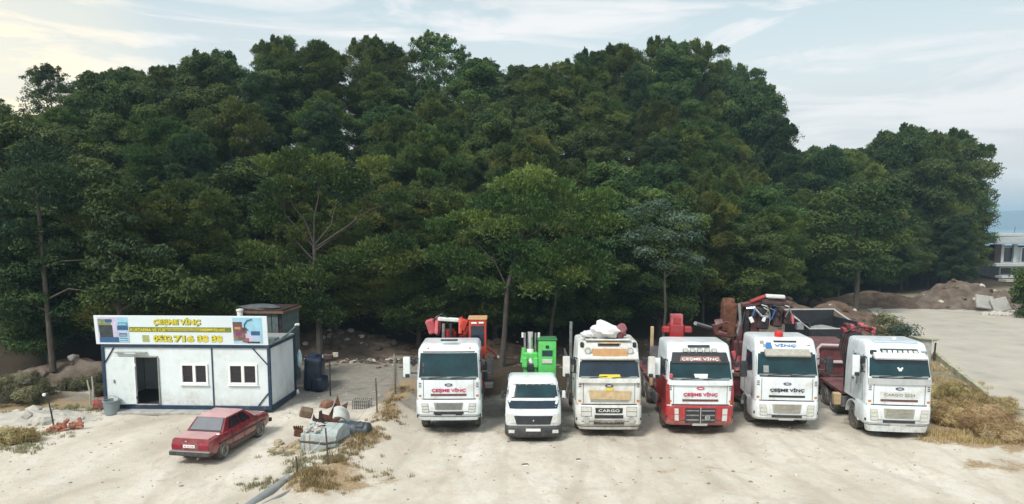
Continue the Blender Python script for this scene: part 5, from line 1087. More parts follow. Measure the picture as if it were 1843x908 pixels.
# white curved tank shell
ws_ = mat('white_shell', (.52, .55, .52), rough=.5, var=.1, dirt=(.3, .28, .22), dirt_amt=.35)
mb = MB(); vs, fs = [], []
for i in range(9):
    a = R(-10 + i * 15)
    for j in range(5): vs.append((.46 * math.cos(a) + j * .05, j * .20, .55 * math.sin(a) + .12 + j * .05))
for i in range(8):
    for j in range(4): a = i * 5 + j; fs.append((a, a + 1, a + 6, a + 5))
n0 = len(vs); vs += [(v[0] * .93, v[1] + .01, v[2] * .93) for v in vs]; fs += [tuple(n0 + q for q in f[::-1]) for f in fs]
mb.add(vs, fs, ws_); q = mb.build('white_tank_shell', ws_, None, (at(628, 790)[0] - .55, at(628, 790)[1] - .25, .1), (0, 0, R(25))); tag(q, 'curved white tank shell leaning between the rusty scrap and concrete block', 'tank shell')
# dark blue barrel on its side with hole, white sack
bb_ = mat('dark_blue_plastic', (.025, .05, .075), rough=.5, var=.3, dirt=(.15, .14, .12), dirt_amt=.3)
x, y = at(632, 795); o = empty('blue_barrel', 'dark blue-black barrel lying on its side right of the concrete block', 'barrel', (x - .02, y, .30), R(-12))
MB().lathe([(-.60, .05), (-.60, .25), (-.57, .29), (-.22, .30), (-.20, .32), (-.17, .30), (.17, .30), (.20, .32), (.22, .30), (.57, .29), (.60, .25), (.60, .05)], 22, bb_).build('barrel_body', bb_, o)
MB().box((.30, -.20, .23), (.34, .22, .05), black, rot=(R(40), 0, 0), bev=.03).build('opening', black, o)
q = lumpy('white_sack', (0, 0, 0), (.42, .24, .17), cloth_w, 44, None, (at(612, 808)[0], at(612, 808)[1], .15), amp=.3); tag(q, 'crumpled white plastic sack in front of the dark barrel', 'sack')
q = MB().box((0, 0, 0), (.16, .12, .26), rust, rot=(0, .4, 0), bev=.03).build('rusty_lump', rust, None, (at(634, 800)[0], at(634, 800)[1], .12)); tag(q, 'small rust brown lump at the end of the white sack', 'scrap')
# mesh crate
x, y = at(643, 745); o = empty('mesh_crate', 'grey plastic mesh crate standing behind the white tank shell', 'crate', (x, y, 0), R(-5)); mb = MB()
for z in (.02, .16, .30, .44):
    for yy in (0, .45): mb.box((0, yy, z), (.72, .02, .035), grill)
    for xx in (-.36, .36): mb.box((xx, .225, z), (.02, .45, .035), grill)
for k in range(9):
    for yy in (0, .45): mb.box((-.36 + k * .09, yy - .003, .23), (.02, .02, .44), dk)
mb.box((0, .225, .02), (.7, .44, .02), dk); mb.build('side', grill, o)
# branch lying across the block, drain pipes, sticks
q = MB().tube([(-.75, -.1, .5), (-.3, -.14, .48), (.15, -.12, .42), (.55, 0, .46), (.95, .15, .66)], [.035, .045, .05, .045, .02], 6, bark).build('dead_branch', bark, None, (cbx + .15, cby - .25, 0)); tag(q, 'bare brown branch propped across the front of the concrete block', 'branch')
pipe = MB().lathe([(-1.4, .13), (1.0, .13), (1.03, .165), (1.18, .165), (1.18, .11), (1.0, .10), (-1.4, .10)], 22, mat('grey_pipe', (.22, .235, .245), rough=.7, var=.15, dirt=(.2, .2, .15), dirt_amt=.3)).build('drain_pipe', None, None, (-7.3, 19.0, .10), (0, R(-3), R(74))); tag(pipe, 'grey concrete drain pipe sticking out at the bottom of the bank', 'pipe')
q = MB().lathe([(-.7, .05), (.7, .05), (.7, .035), (-.7, .035)], 14, MATS['grey_pipe']).build('drain_pipe', None, None, (-6.85, 19.0, .08), (0, 0, R(66))); tag(q, 'thinner grey pipe lying beside the large drain pipe', 'pipe')


# ------------------------------------------------------------------ posts, wires, net
post_m = mat('weathered_post', (.10, .075, .06), rough=.9, var=.3, scale=6); post_g = mat('grey_green_post', (.17, .17, .11), rough=.9, var=.3, scale=6)
def fence(name, label, posts, wires, m=post_m, r=.032):
    p0 = posts[0]; x0, y0 = at(p0[0], p0[1]); o = empty(name, label, 'fence', (x0, y0, float(terrain(x0, y0)))); tops = []
    for (px, py, ptop, lean) in posts:
        x, y = at(px, py); z = float(terrain(x, y)); h = zat(ptop, y) - z; b0 = Vector((x - x0, y - y0, z - o.location.z)); t_ = b0 + Vector((lean, 0, h))
        MB().tube([b0 - Vector((0, 0, .1)), b0.lerp(t_, .5) + Vector((.01, 0, 0)), t_], [r, r * .95, r * .85], 7, m).build('post', m, o); tops.append((b0, t_))
    for (a, b_, f) in wires:
        A, B = tops[a][0].lerp(tops[a][1], f), tops[b_][0].lerp(tops[b_][1], f); pts = [A.lerp(B, s) - Vector((0, 0, .12 * 4 * s * (1 - s))) for s in np.linspace(0, 1, 9)]; MB().tube(pts, .006, 4, steel).build('wire', steel, o)
    return o
fence('wire_fence', 'thin wire fence on four posts along the weedy bank', [(522, 873, 832, -.02), (580, 862, 778, -.05), (673, 757, 685, -.03), (708, 722, 655, .0)], [(0, 1, .8), (1, 2, .85), (2, 3, .85), (1, 2, .45), (2, 3, .4)], post_m)
fence('fence_post', 'leaning dark metal post with white cap beside the brick heap', [(77, 782, 722, -.18)], [], dk); 
q = MB().box((0, 0, 0), (.9, .03, .04), post_g, rot=(0, R(4), 0)).build('rail', post_g, None, (at(505, 870)[0] - .2, at(505, 870)[1], .78)); tag(q, 'short grey-green rail at the head of the lowest fence post', 'rail')
cap = MB().lathe([(-.06, .02), (-.04, .06), (.04, .06), (.06, .02)], 10, pvc, axis='z').build('white_cap', pvc, None, (at(77, 782)[0] - .32, at(77, 782)[1], 1.42)); tag(cap, 'small white cap at the head of the leaning dark post', 'bottle')  # white cap of the leaning post
x, y = at(588, 718); o = empty('lamp_post', 'thin dark pole with a square lamp head beside the navy tarpaulin', 'lamp post', (x, y, 0))
MB().tube([(0, 0, -.1), (0, 0, 1.75)], .035, 7, dk).build('pole', dk, o); MB().box((-.05, 0, 1.88), (.46, .14, .26), dk, bev=.04).build('lamp_head', dk, o); MB().box((.28, .04, 1.98), (.26, .10, .22), grill_w, bev=.02).box((-.30, 0, 1.92), (.05, .1, .14), grill_w).build('bracket', grill_w, o)
# netted sapling
x, y = at(707, 722); o = empty('netted_sapling', 'sapling wrapped in grey netting beside the first truck', 'sapling', (x, y, float(terrain(x, y)))); mb = MB(); nm_ = mat('grey_net', (.30, .29, .25), rough=.9)
for k in range(16):
    a = k * math.pi / 8; mb.tube([(.30 * math.cos(a), .25 * math.sin(a), 0), (.12 * math.cos(a), .1 * math.sin(a), .8), (.03 * math.cos(a), .03 * math.sin(a), 1.9)], .007, 3, nm_)
for z in np.linspace(.1, 1.7, 12): rr_ = np.interp(z, [0, .8, 1.9], [.29, .12, .04]); mb.tube([(rr_ * math.cos(a), rr_ * .85 * math.sin(a), z) for a in np.linspace(0, 2 * math.pi, 13)], .006, 3, nm_, cap=False)
mb.build('net', nm_, o); MB().tube([(0, 0, 0), (.02, 0, 1.9)], .03, 6, bark_pale).build('stem', bark_pale, o); MB().tube([(-.75, -.2, 0), (-.05, 0, 1.4)], .012, 4, nm_).build('guy_rope', nm_, o)

# ------------------------------------------------------------------ concrete road on the right, low wall
road_m = mat('pale_road', (.36, .34, .30), rough=.95, var=.22, scale=.5, bump=.5, bscale=6, dirt=(.45, .41, .33), dirt_amt=.6)
Lp = [at(1812, 740), at(1720, 668), at(1672, 625), at(1630, 590), at(1560, 556)]; Rp = [(40, 22), (60, 34), (80, 50), (90, 62), (95, 74)]
ts = np.linspace(0, 1, 5); tt = np.linspace(0, 1, 40); uu = np.linspace(0, 1, 40)
LX, LY = np.interp(tt, ts, [p[0] for p in Lp]), np.interp(tt, ts, [p[1] for p in Lp]); RX, RY = np.interp(tt, ts, [p[0] for p in Rp]), np.interp(tt, ts, [p[1] for p in Rp])
LX = LX + .35 * np.sin(tt * 40) * (1 - .5 * tt); XX = LX[:, None] * (1 - uu) + RX[:, None] * uu; YY = LY[:, None] * (1 - uu) + RY[:, None] * uu
Vr = np.stack([XX.ravel(), YY.ravel(), np.maximum(terrain(XX, YY), 0).ravel() + .03], 1); ii = (np.arange(39)[:, None] * 40 + np.arange(39)[None, :]).ravel()
tag(link('road', np_mesh('road', Vr, np.stack([ii, ii + 1, ii + 41, ii + 40], 1), road_m, smooth=True)), 'pale concrete road climbing past the trucks', kind='structure')
A = at(1792, 722); B = at(1693, 645)
wm_ = mat('mossy_concrete', (.36, .35, .24), rough=.95, var=.3, scale=2, bump=.5)
L_ = math.dist(A, B); an = math.atan2(B[1] - A[1], B[0] - A[0])
o = empty('low_wall', 'low mossy concrete kerb wall between the road and the brown brush', 'wall', (A[0], A[1], 0), an)
for k in range(9):
    w_ = L_ / 9; MB().box((w_ * (k + .5), 0, .14 + .02 * math.sin(k * 2)), (w_ - .03, .22, .38), wm_, bev=.02).build('block', wm_, o)
x, y = at(1690, 655); o = empty('concrete_box', 'pale concrete hatch box with a dark post beside the last truck', 'hatch', (x - .25, y + .8, 0))
MB().box((0, 0, .65), (.8, .8, 1.3), concrete, bev=.02).build('box', concrete, o); MB().box((.15, -.1, 1.33), (1.2, .9, .06), wm_, rot=(0, R(4), 0)).build('lid', wm_, o); MB().tube([(.62, -.35, 0), (.66, -.35, 1.25)], .05, 6, dk).build('post', dk, o); MB().box((.56, -.42, 1.18), (.22, .1, .14), pvc, bev=.02).build('white_tag', pvc, o)

# ------------------------------------------------------------------ dirt mounds
soil = mat('brown_soil', (.10, .066, .045), rough=.98, var=.45, scale=1.4, bump=1.0, bscale=5, dirt=(.20, .16, .12), dirt_amt=.25)
soil2 = mat('grey_soil', (.105, .078, .058), rough=.98, var=.35, scale=1.2, bump=1.0, bscale=5, dirt=(.22, .19, .16), dirt_amt=.3)
def mound(cx, cy, rx, ry, h, m, label, seed, nm='dirt_mound', stones=26, rot=0.0):
    n = 44; u = np.linspace(-1.3, 1.3, n); U, Vv = np.meshgrid(u, u); r_ = np.sqrt(U ** 2 + Vv ** 2)
    Z = h * np.clip(1 - sstep(0, 1.15, r_ * (1 + .12 * np.sin(3 * np.arctan2(Vv, U) + seed))), 0, 1) * (1 + .16 * wob(U * 10, Vv * 10, .5, seed)) + .10 * h * wob(U * 30, Vv * 30, .55, seed + 1) * (r_ < 1.1)
    Xw = cx + U * rx * math.cos(rot) - Vv * ry * math.sin(rot); Yw = cy + U * rx * math.sin(rot) + Vv * ry * math.cos(rot)
    Zw = np.maximum(terrain(Xw, Yw), -.2) + Z - .25 * (r_ > 1.12)
    ii = (np.arange(n - 1)[:, None] * n + np.arange(n - 1)[None, :]).ravel()
    q = link(nm, np_mesh(nm, np.stack([Xw.ravel(), Yw.ravel(), Zw.ravel()], 1), np.stack([ii, ii + 1, ii + n + 1, ii + n], 1), m, smooth=True)); tag(q, label, kind='structure')
    if stones:
        mb = MB(); rr = random.Random(seed)
        for k in range(stones):
            a, r2 = rr.uniform(0, 6.28), rr.random() ** .6; i, j = int((1 + r2 * math.cos(a) / 1.3) * n / 2) % n, int((1 + r2 * math.sin(a) / 1.3) * n / 2) % n
            rock(mb, (Xw[j, i], Yw[j, i], Zw[j, i]), rr.uniform(.12, .42), stone_m if rr.random() > .85 else m, seed * 50 + k)
        s_ = mb.build('stones', stone_m, q, smooth=0); s_['kind'] = 'stuff'
    return q
mound(atY(1450, 48), 50, 5.2, 4, 2.3, soil, 'brown earth mound behind the fourth truck', 3)
mound(atY(1390, 47), 47, 3.0, 3, 1.6, soil2, 'lower grey earth mound behind the folded crane', 4)
mound(atY(1520, 52), 53, 4.0, 3.5, 2.0, soil, 'brown earth mound above the skip', 5)
mound(atY(1735, 66), 67, 5.6, 3.6, 2.4, soil2, 'tall dark grey spoil heap at the edge of the wood', 6, stones=40)
mound(atY(1800, 66), 66, 4.4, 3.0, 1.4, soil2, 'grey spoil heap with slabs beside the taller one', 7, stones=40)
mound(atY(1600, 66), 68, 7, 3.5, 1.3, soil, 'long dark earth bank under the trees', 8)
mound(atY(620, 41.5), 41.5, 4.2, 1.8, 1.0, soil2, 'leaf-strewn earth bank behind the yard', 9, stones=50)
mound(atY(850, 41), 41.5, 4.6, 1.6, .8, soil, 'dark earth bank under the trees behind the trucks', 10, stones=50)
mound(atY(115, 34), 34.5, 3.2, 1.8, 1.0, soil2, 'grey-brown earth hump left of the cabin', 12, stones=14)
mound(at(40, 760)[0], at(40, 760)[1], 2.6, 1.0, .26, mat('pale_ground_hump', (.44, .42, .37), rough=.95, var=.2, scale=2, bump=.7), 'low pale stony ledge at the left edge', 13, stones=10)
soil_slab = mat('dusty_slab', (.24, .22, .19), rough=.95, var=.25, bump=.5)
for (px, D, z, w, h, rz, lb_txt) in ((1778, 62.5, .9, 1.7, 1.3, 8, 'tilted pale concrete slab leaning on the spoil heap'), (1806, 62, .7, 1.5, 1.3, -12, 'second tilted slab with a broken corner nearer the house')):
    q = MB().box((0, 0, 0), (w, .22, h), concrete, rot=(R(-24), R(rz), 0), bev=.04).build('concrete_slab', soil_slab, None, (atY(px, D), D, z)); tag(q, lb_txt, 'slab')
mb = MB()
for k in range(60): X_ = atY(1785 + k * 1.2, 60); rock(mb, (X_ + random.uniform(-.3, .3), 60 + random.uniform(-.8, .8), .1), random.uniform(.15, .38), stone_m, 700 + k)
q = mb.build('rubble', stone_m, None, smooth=0); tag(q, 'line of pale boulders across the track by the hedge', 'rubble', kind='stuff')

# ------------------------------------------------------------------ house on the far right
H0 = 96.0; hxm = atY(1786, H0); o = empty('concrete_house', 'two storey grey-white house with flat roof and balcony by the sea', 'house', (hxm, H0, float(terrain(hxm, H0))), R(4))
hw_ = mat('house_wall', (.56, .62, .64), rough=.8, var=.08, dirt=(.38, .38, .34), dirt_amt=.3); hs = mat('house_slab', (.40, .44, .45), rough=.85, var=.1)
gz = zat(500, H0) - o.location.z
Zr = lambda py: zat(py, H0) - o.location.z
MB().box((9, 4.5, (Zr(445)) / 2), (14, 7, Zr(445)), hw_).build('wall', hw_, o)
MB().box((8, 3.6, (Zr(427) + Zr(438)) / 2), (17, 9.5, abs(Zr(427) - Zr(438))), hs, bev=.05).box((2.9, 3, Zr(423)), (5.6, 6, .5), hs, bev=.12, seg=2).build('roof', hs, o)
MB().box((8, -.1, Zr(476)), (17, 2.6, .45), hs, bev=.04).build('balcony', hs, o)
for x in (1.9, 3.9): MB().box((x, .72, (Zr(440) + Zr(474)) / 2), (.5, .4, Zr(440) - Zr(474)), hw_).build('pillar', hw_, o)
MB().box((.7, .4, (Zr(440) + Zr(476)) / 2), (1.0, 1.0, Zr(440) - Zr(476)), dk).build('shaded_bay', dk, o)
for (x0, x1, p0, p1) in ((2.35, 3.65, 446, 472), (2.1, 3.7, 483, 494), (5.2, 6.8, 447, 472), (8.0, 9.6, 447, 472)):
    w = MB().box(((x0 + x1) / 2, .95, (Zr(p0) + Zr(p1)) / 2), (x1 - x0 + .3, .14, Zr(p0) - Zr(p1) + .25), pvc).build('window', pvc, o)
    for k in (0, 1): wd = (x1 - x0) / 2 - .05; MB().box((x0 + (k + .5) * (x1 - x0) / 2, .86, (Zr(p0) + Zr(p1)) / 2), (wd, .06, Zr(p0) - Zr(p1)), glass2).build('pane', glass2, w)
MB().box((4.6, -1.2, Zr(497)), (9, 1.2, .3), hs).box((4.6, -2.2, Zr(503)), (9.5, 1.4, .3), mat('tan_stone', (.42, .38, .30), var=.2)).build('terrace', hs, o)
MB().tube([(4.6, 2, Zr(430)), (4.9, 2, Zr(408))], .05, 5, steel).build('aerial', steel, o)
q = lumpy('parked_van_roof', (0, 0, 0), (.9, .6, .45), pvc, 61, None, (atY(1789, 93), 93, zat(474, 93)), sub=2, amp=.08) if False else None
# hedge at the right border
hm2 = leaf_mat('hedge_foliage', (.03, .06, .01), (.06, .11, .02), (.11, .17, .03))
r_ = np.random.default_rng(55); hx_, hy_ = atY(1846, 58), 58.0
C = np.stack([hx_ + r_.random(26) * 2.2 - .1, hy_ + r_.random(26) * 1.2, r_.random(26) * 3.6 + .2], 1); Vt, Ft, tn = leaf_cloud(C, np.full((26, 3), .6), 420, .16, .1, r_)
o = empty('hedge_tree', 'bright green column shaped hedge cut by the right border', 'hedge', (hx_, hy_, 0)); Vt[:, 0] -= hx_; Vt[:, 1] -= hy_
link('foliage', np_mesh('foliage', Vt, Ft, hm2, tn), o); MB().tube([(1, .5, 0), (1, .5, 3)], .1, 6, bark).build('stem', bark, o)

# ------------------------------------------------------------------ shrubs, dry grass, weeds
def shrub(name, label, x, y, rx, ry, h, n, npl, m, la, lb, seed, puff=.35, cat='shrub', kind=None, sticks=18, stickm=bark):
    r_ = np.random.default_rng(seed); g = float(terrain(x, y)); o = empty(name, label, cat, (x, y, g)) if not kind else None
    a, q = r_.random(n) * 6.28, np.sqrt(r_.random(n)); C = np.stack([rx * q * np.cos(a), ry * q * np.sin(a), .12 + (h - .2) * r_.random(n) * (1.15 - q * .7)], 1)
    Vt, Ft, tn = leaf_cloud(C, np.full((n, 3), puff) * (.7 + .6 * r_.random((n, 1))), npl, la, lb, r_, up=.5, fill=.6)
    me = np_mesh('foliage', Vt, Ft, m, tn)
    if kind: q = link(name, me, None, (x, y, g)); tag(q, label, cat, kind=kind); return q
    link('foliage', me, o); mb = MB()
    for c in C[:sticks]: mb.tube([(c[0] * .15, c[1] * .15, 0), tuple(c * .6), tuple(c)], [.03, .02, .008], 4, stickm, cap=False)
    mb.build('stems', stickm, o); return o
brown_l = leaf_mat('dry_brush', (.20, .13, .06), (.42, .31, .155), (.60, .49, .29), trans=.25); oliv_l = leaf_mat('weed_foliage', (.07, .07, .04), (.14, .135, .075), (.26, .24, .14), trans=.2)
for i, (px, py, rx, ry, h, m, lbl) in enumerate([(1708, 762, .9, .8, 0.85, brown_l, 'golden brown dry bush touching the last truck'), (1748, 768, 1.1, .9, 0.95, brown_l, 'largest golden brown bush in the roadside brush'), (1790, 778, 1.1, .9, 0.8, brown_l, 'dry golden bush below the kerb wall'), (1828, 796, 1.0, .8, .6, brown_l, 'straw coloured bush near the right border'), (1735, 728, 1.2, .8, .7, brown_l, 'low dry bush behind the largest golden bush'), (1800, 748, 1.1, .7, .6, brown_l, 'low straw bush beside the road edge')]):
    x, y = at(px, py); shrub('dry_bush', lbl, x, y, rx, ry, h, 44, 620, m, .20, .012, 300 + i, puff=.28)
x, y = at(1620, 640); shrub('green_bush', 'grey-green leafy bush behind the roof of the last truck', atY(1602, 48), 48, 1.0, .9, 1.9, 26, 150, oliv_l, .16, .06, 321, puff=.42); shrub('green_bush', 'sparse pale bush right of the fuller one by the road', atY(1640, 46), 46, .9, .8, 1.5, 16, 90, LM[3], .14, .07, 322, puff=.38)
q = lumpy('maroon_tarp', (0, 0, 0), (1.3, .9, .28), mat('maroon_heap', (.14, .05, .055), rough=.9, var=.5, scale=4, bump=.6), 71, None, (atY(1712, 31.3), 31.3, .15), amp=.35); tag(q, 'low maroon heap of scrap between the last truck and kerb wall', 'heap')
for i, (px, py, rx, ry, h, m, lbl) in enumerate([(8, 735, 1.3, 1.0, 1.3, oliv_l, 'grey-green scrub bush at the far left border'), (42, 726, .9, .8, 1.2, oliv_l, 'taller scrub bush right of the border bush'), (-8, 806, .8, .4, .4, brown_l, 'tan weed clump cut by the left border'), (120, 708, .9, .5, .5, oliv_l, 'low olive weeds on the earth hump'), (172, 716, .35, .35, 1.0, oliv_l, 'tall weed against the left end of the cabin')]):
    x, y = at(px, py); shrub('scrub_bush', lbl, x, y, rx, ry, h, 26, 420, m, .18, .018, 340 + i, puff=.26)
gb_l = leaf_mat('grass_blades', (.20, .13, .05), (.38, .28, .13), (.55, .46, .27), trans=.2); gg_l = leaf_mat('green_grass_blades', (.13, .12, .07), (.24, .22, .13), (.36, .34, .22), trans=.2)
def grass(name, label, patches, n, h, m, seed):
    r_ = np.random.default_rng(seed); P = []
    for (px, py, rx, ry, w_) in patches:
        cx, cy = at(px, py); k = int(n * w_); cl = r_.normal(size=(max(3, k // 25), 2)) * [rx * .55, ry * .55]; j = r_.integers(0, len(cl), k); P.append(np.stack([cx + cl[j, 0] + r_.normal(size=k) * .07, cy + cl[j, 1] + r_.normal(size=k) * .07], 1))
    P = np.concatenate(P); k = len(P); z = terrain(P[:, 0], P[:, 1]); hh = h * (.4 + r_.random(k)); a = r_.random(k) * 6.28; ln = r_.random(k) * .6 * hh; w2 = .008 + .008 * r_.random(k)
    base = np.stack([P[:, 0], P[:, 1], z], 1); d = np.stack([np.cos(a + 1.57) * w2, np.sin(a + 1.57) * w2, 0 * a], 1); tip = base + np.stack([np.cos(a) * ln, np.sin(a) * ln, hh], 1)
    Vt = np.stack([base - d, base + d, tip], 1).reshape(-1, 3); q = link(name, np_mesh(name, Vt, np.arange(k * 3).reshape(-1, 3), m, r_.random(k))); tag(q, label, 'grass', kind='stuff')
grass('dry_grass', 'dry ochre grass along the bank between cabin yard and trucks', [(655, 805, .8, 1.4, 1), (690, 765, .6, 1.0, .6), (625, 830, .6, .7, .7), (600, 850, .5, .5, .5), (720, 715, .4, 1.6, .4), (560, 895, .7, .5, 1.0), (545, 880, .5, .4, .7), (700, 740, .4, .6, .3), (640, 870, 1.2, .6, .3)], 1500, .12, gb_l, 401)
grass('green_grass', 'grey-green weeds around the drain pipes and lower posts', [(470, 890, .8, .4, 1), (545, 850, .8, .5, 1), (520, 862, .5, .5, .5), (590, 845, .5, .3, .5), (530, 830, .9, .3, .4)], 900, .11, gg_l, 402)
grass('dry_grass', 'dry yellow grass below the roadside brush on the right', [(1715, 790, 1.0, .4, 1), (1780, 805, 1.4, .4, 1), (1835, 800, 1.0, .5, 1), (1700, 690, 1.2, 1.0, .8), (1740, 700, 1.2, 1.0, .8), (1690, 665, .8, 1.2, .5), (1810, 730, 1.2, .8, .8), (1770, 700, .8, .8, .5)], 1000, .18, gb_l, 403)
grass('dry_grass', 'thin dry weeds on the left edge of the cabin yard', [(20, 760, 1.6, .8, 1), (60, 790, 1.0, .4, .5), (130, 745, 1.2, .4, .7), (10, 820, 1.0, .6, 1), (170, 742, .5, .2, .3), (110, 740, 1.5, .3, .5)], 900, .12, gg_l, 404)
# scattered stones and litter on the yard
def scatter(name, label, n, x0, x1, y0, y1, r0, r1, m, seed):
    rr = random.Random(seed); mb = MB()
    for k in range(n):
        x, y = rr.uniform(x0, x1), rr.uniform(y0, y1)
        rock(mb, (x, y, float(terrain(x, y)) + .005), rr.uniform(r0, r1) * (1 if rr.random() > .1 else 1.7), m, seed * 1000 + k, flat=.55)
    q = mb.build(name, m, None, smooth=0); tag(q, label, 'stones', kind='stuff')
scatter('loose_stones', 'small pale stones strewn over both yards', 520, -19, 20, 17.5, 33, .015, .05, stone_m, 1)
scatter('loose_stones', 'small brown stones and clods strewn over the yards', 420, -19, 20, 17.5, 30, .012, .045, mat('brown_clod', (.26, .19, .13), rough=.95, var=.4), 2)
scatter('forest_litter', 'stones and rubbish on the dark ground under the trees', 420, -14, 24, 37, 46, .04, .2, soil2, 3)
scatter('white_litter', 'white scraps of rubbish under the trees', 26, -13, 22, 37.5, 44, .04, .12, mat('paper_litter', (.5, .5, .5), rough=.8, var=.4), 4)
for i, (px, py, w_) in enumerate([(946, 848, .22), (1045, 838, .16)]):
    x, y = at(px, py); q = MB().box((0, 0, .02), (w_, .10, .04), dk, rot=(0, 0, .2), bev=.012).box((0, -.06, .015), (w_ * .9, .05, .02), pvc).build('litter_scrap', dk, None, (x, y, float(terrain(x, y)))); tag(q, ['dark scrap with white edge on the ground before the small lorry', 'smaller dark scrap on the open ground further right'][i], 'litter')
# stone line and grey debris at the back of the yard
mb = MB()
for k in range(90): X_ = atY(600 + random.random() * 150, 38.7); rock(mb, (X_, 38.9 + random.uniform(-.4, .6), .04), random.uniform(.05, .2), stone_m if k % 4 == 0 else soil2, 900 + k)
q = mb.build('rubble', stone_m, None, smooth=0); tag(q, 'pale rubble line at the back of the yard under the trees', 'rubble', kind='stuff')

# ------------------------------------------------------------------ trees that stand out at the front
def limb_tree(label, X, Y, h, crown_var, trunk_pts, limbs, puffs, m, r=.17, bk=bark_pale, seed=1, n_per=430, la=.26, lb=.13, name='pine_tree', pr=1.0):
    g = float(terrain(X, Y)) - .1; o = empty(name, label, 'tree', (X, Y, g)); MB().tube(trunk_pts, [r * 1.3] + [r * (1 - .5 * i / len(trunk_pts)) for i in range(1, len(trunk_pts))], 9, bk).build('trunk', bk, o)
    for L_ in limbs: MB().tube(L_, [.06 - .045 * i / (len(L_) - 1) for i in range(len(L_))], 6, bk).build('branch', bk, o)
    r_ = np.random.default_rng(seed); C = np.array([p[:3] for p in puffs]); Rd = np.array([[p[3] * 1.15, p[3] * 1.0, p[3] * .68] for p in puffs]) * pr
    ft = m in (LM[0], LM[2]); Vt, Ft, tn = leaf_cloud(C, Rd, int(n_per * (3.0 if ft else 1.8)), la * .8, lb * (.5 if ft else .7), r_, feather=ft); link('crown', np_mesh('crown', Vt, Ft, m, tn), o); return o
def puffs_px(X, Y, g, items, r_):
    """puffs of a crown from (px, py, radius, how far forward)"""
    return [((px - PX) / F * (Y - dy) - X, -dy, zat(py, Y - dy) - g, rad) for (px, py, rad, dy) in items]
PT = random.Random(3)
# pine with bare radiating limbs left of the first truck
X, Y = atY(566, 38.5), 38.5; g = float(terrain(X, Y)) - .1
def lp(px, py, dy=0.0):
    dy *= .35
    return ((px - PX) / F * (Y - dy) - X, -dy, zat(py, Y - dy) - g)
it = [(520, 335, .8, .3), (576, 312, .9, .3), (642, 342, .8, .3), (716, 364, .9, .3), (676, 302, .8, .3), (488, 402, .8, .4), (450, 452, .8, .4), (555, 345, .5, -.3), (612, 385, .4, -.3), (500, 300, .9, .3), (540, 290, 1.0, .5), (590, 305, 1.1, .4), (620, 330, 1.0, .6), (500, 345, .9, .8), (480, 380, .7, .3), (650, 380, .7, -.2), (480, 465, .9, .6), (520, 500, 1.0, .8), (560, 505, 1.1, .8), (600, 480, 1.0, .6), (640, 470, 1.0, .8), (680, 450, 1.0, .6), (715, 440, .9, .5), (740, 465, .8, .4), (700, 480, .8, .7), (560, 545, .9, .6), (590, 570, .8, .5), (520, 540, .8, .6), (490, 520, .9, .5), (455, 500, .8, .4), (400, 460, .9, .5), (370, 440, .9, .5), (420, 480, .9, .6)]
limb_tree('pine with bare radiating limbs visible in its middle, right of the cabin', X, Y, 9, None, [lp(572, 640), lp(570, 560), lp(568, 500), lp(566, 440)], [[lp(566, 445), lp(540, 415, .8), lp(515, 385, 1.2), lp(512, 350, 1.4)], [lp(566, 440), lp(552, 400, .8), lp(530, 370, 1.0), lp(520, 330, .9)], [lp(566, 440), lp(568, 390, .9), lp(578, 350, 1.0), lp(575, 310, .8)], [lp(568, 440), lp(598, 405, 1.0), lp(606, 370, 1.2), lp(640, 340, 1.0)], [lp(570, 445), lp(620, 412, 1.1), lp(665, 380, 1.2), lp(715, 362, 1.0)], [lp(570, 450), lp(640, 400, .9), lp(668, 345, .8), lp(675, 300, .8)], [lp(566, 470), lp(530, 430, 1.1), lp(490, 400, 1.2)], [lp(566, 480), lp(510, 470, .9), lp(440, 452, .8), lp(380, 450, .6)]], puffs_px(X, Y, g, it, PT), LM[0], seed=21)
# the leaning-trunk pine over the first trucks
X, Y = atY(908, 37.5), 37.5; g = float(terrain(X, Y)) - .1
it = [(960, 325, 1.1, .6), (920, 340, 1.0, .6), (1000, 345, 1.1, .4), (885, 370, 1.0, .5), (945, 375, 1.2, .8), (1040, 370, 1.0, .5), (860, 400, .9, .4), (910, 410, 1.0, .8), (985, 400, 1.1, .7), (1075, 360, .9, .4), (1090, 400, .9, .3), (1055, 410, .9, .6), (830, 395, .7, .3), (800, 410, .8, .3), (800, 460, .9, .4), (840, 470, .9, .3), (930, 450, .9, .8), (950, 490, .9, .8), (985, 470, 1.0, .9), (1030, 450, 1.0, .8), (1070, 470, .9, .5), (1080, 505, .7, .4), (1030, 500, .9, .7), (970, 520, .8, .8), (1015, 515, .6, .6), (830, 510, .6, .3), (880, 520, .8, -.2)]
limb_tree('pine with slim leaning trunk between the first truck and the small lorry', X, Y, 9, None, [lp(903, 665), lp(908, 600), lp(913, 520), lp(935, 440), lp(960, 360)], [[lp(913, 520), lp(890, 470, .4), lp(850, 430, .5)], [lp(925, 470), lp(980, 450, .6), (lp(1050, 430, .6))], [lp(940, 430), lp(1000, 400, .5), lp(1070, 380, .4)]], puffs_px(X, Y, g, it, PT), LM[0], seed=22, r=.16)
X, Y = atY(992, 40), 40.0; g = float(terrain(X, Y)) - .1
limb_tree('slim forked pine with pale trunk just right of the leaning one', X, Y, 9, None, [lp(990, 640), lp(994, 580), lp(1002, 530), lp(1010, 440)], [[lp(1000, 540), lp(1030, 500, .4), lp(1050, 460, .3)]], puffs_px(X, Y, g, [(1010, 460, 1.0, 0), (1050, 470, 1.0, 0), (970, 470, 1.0, 0), (1020, 410, 1.2, -.4)], PT), LM[0], seed=23, r=.11)
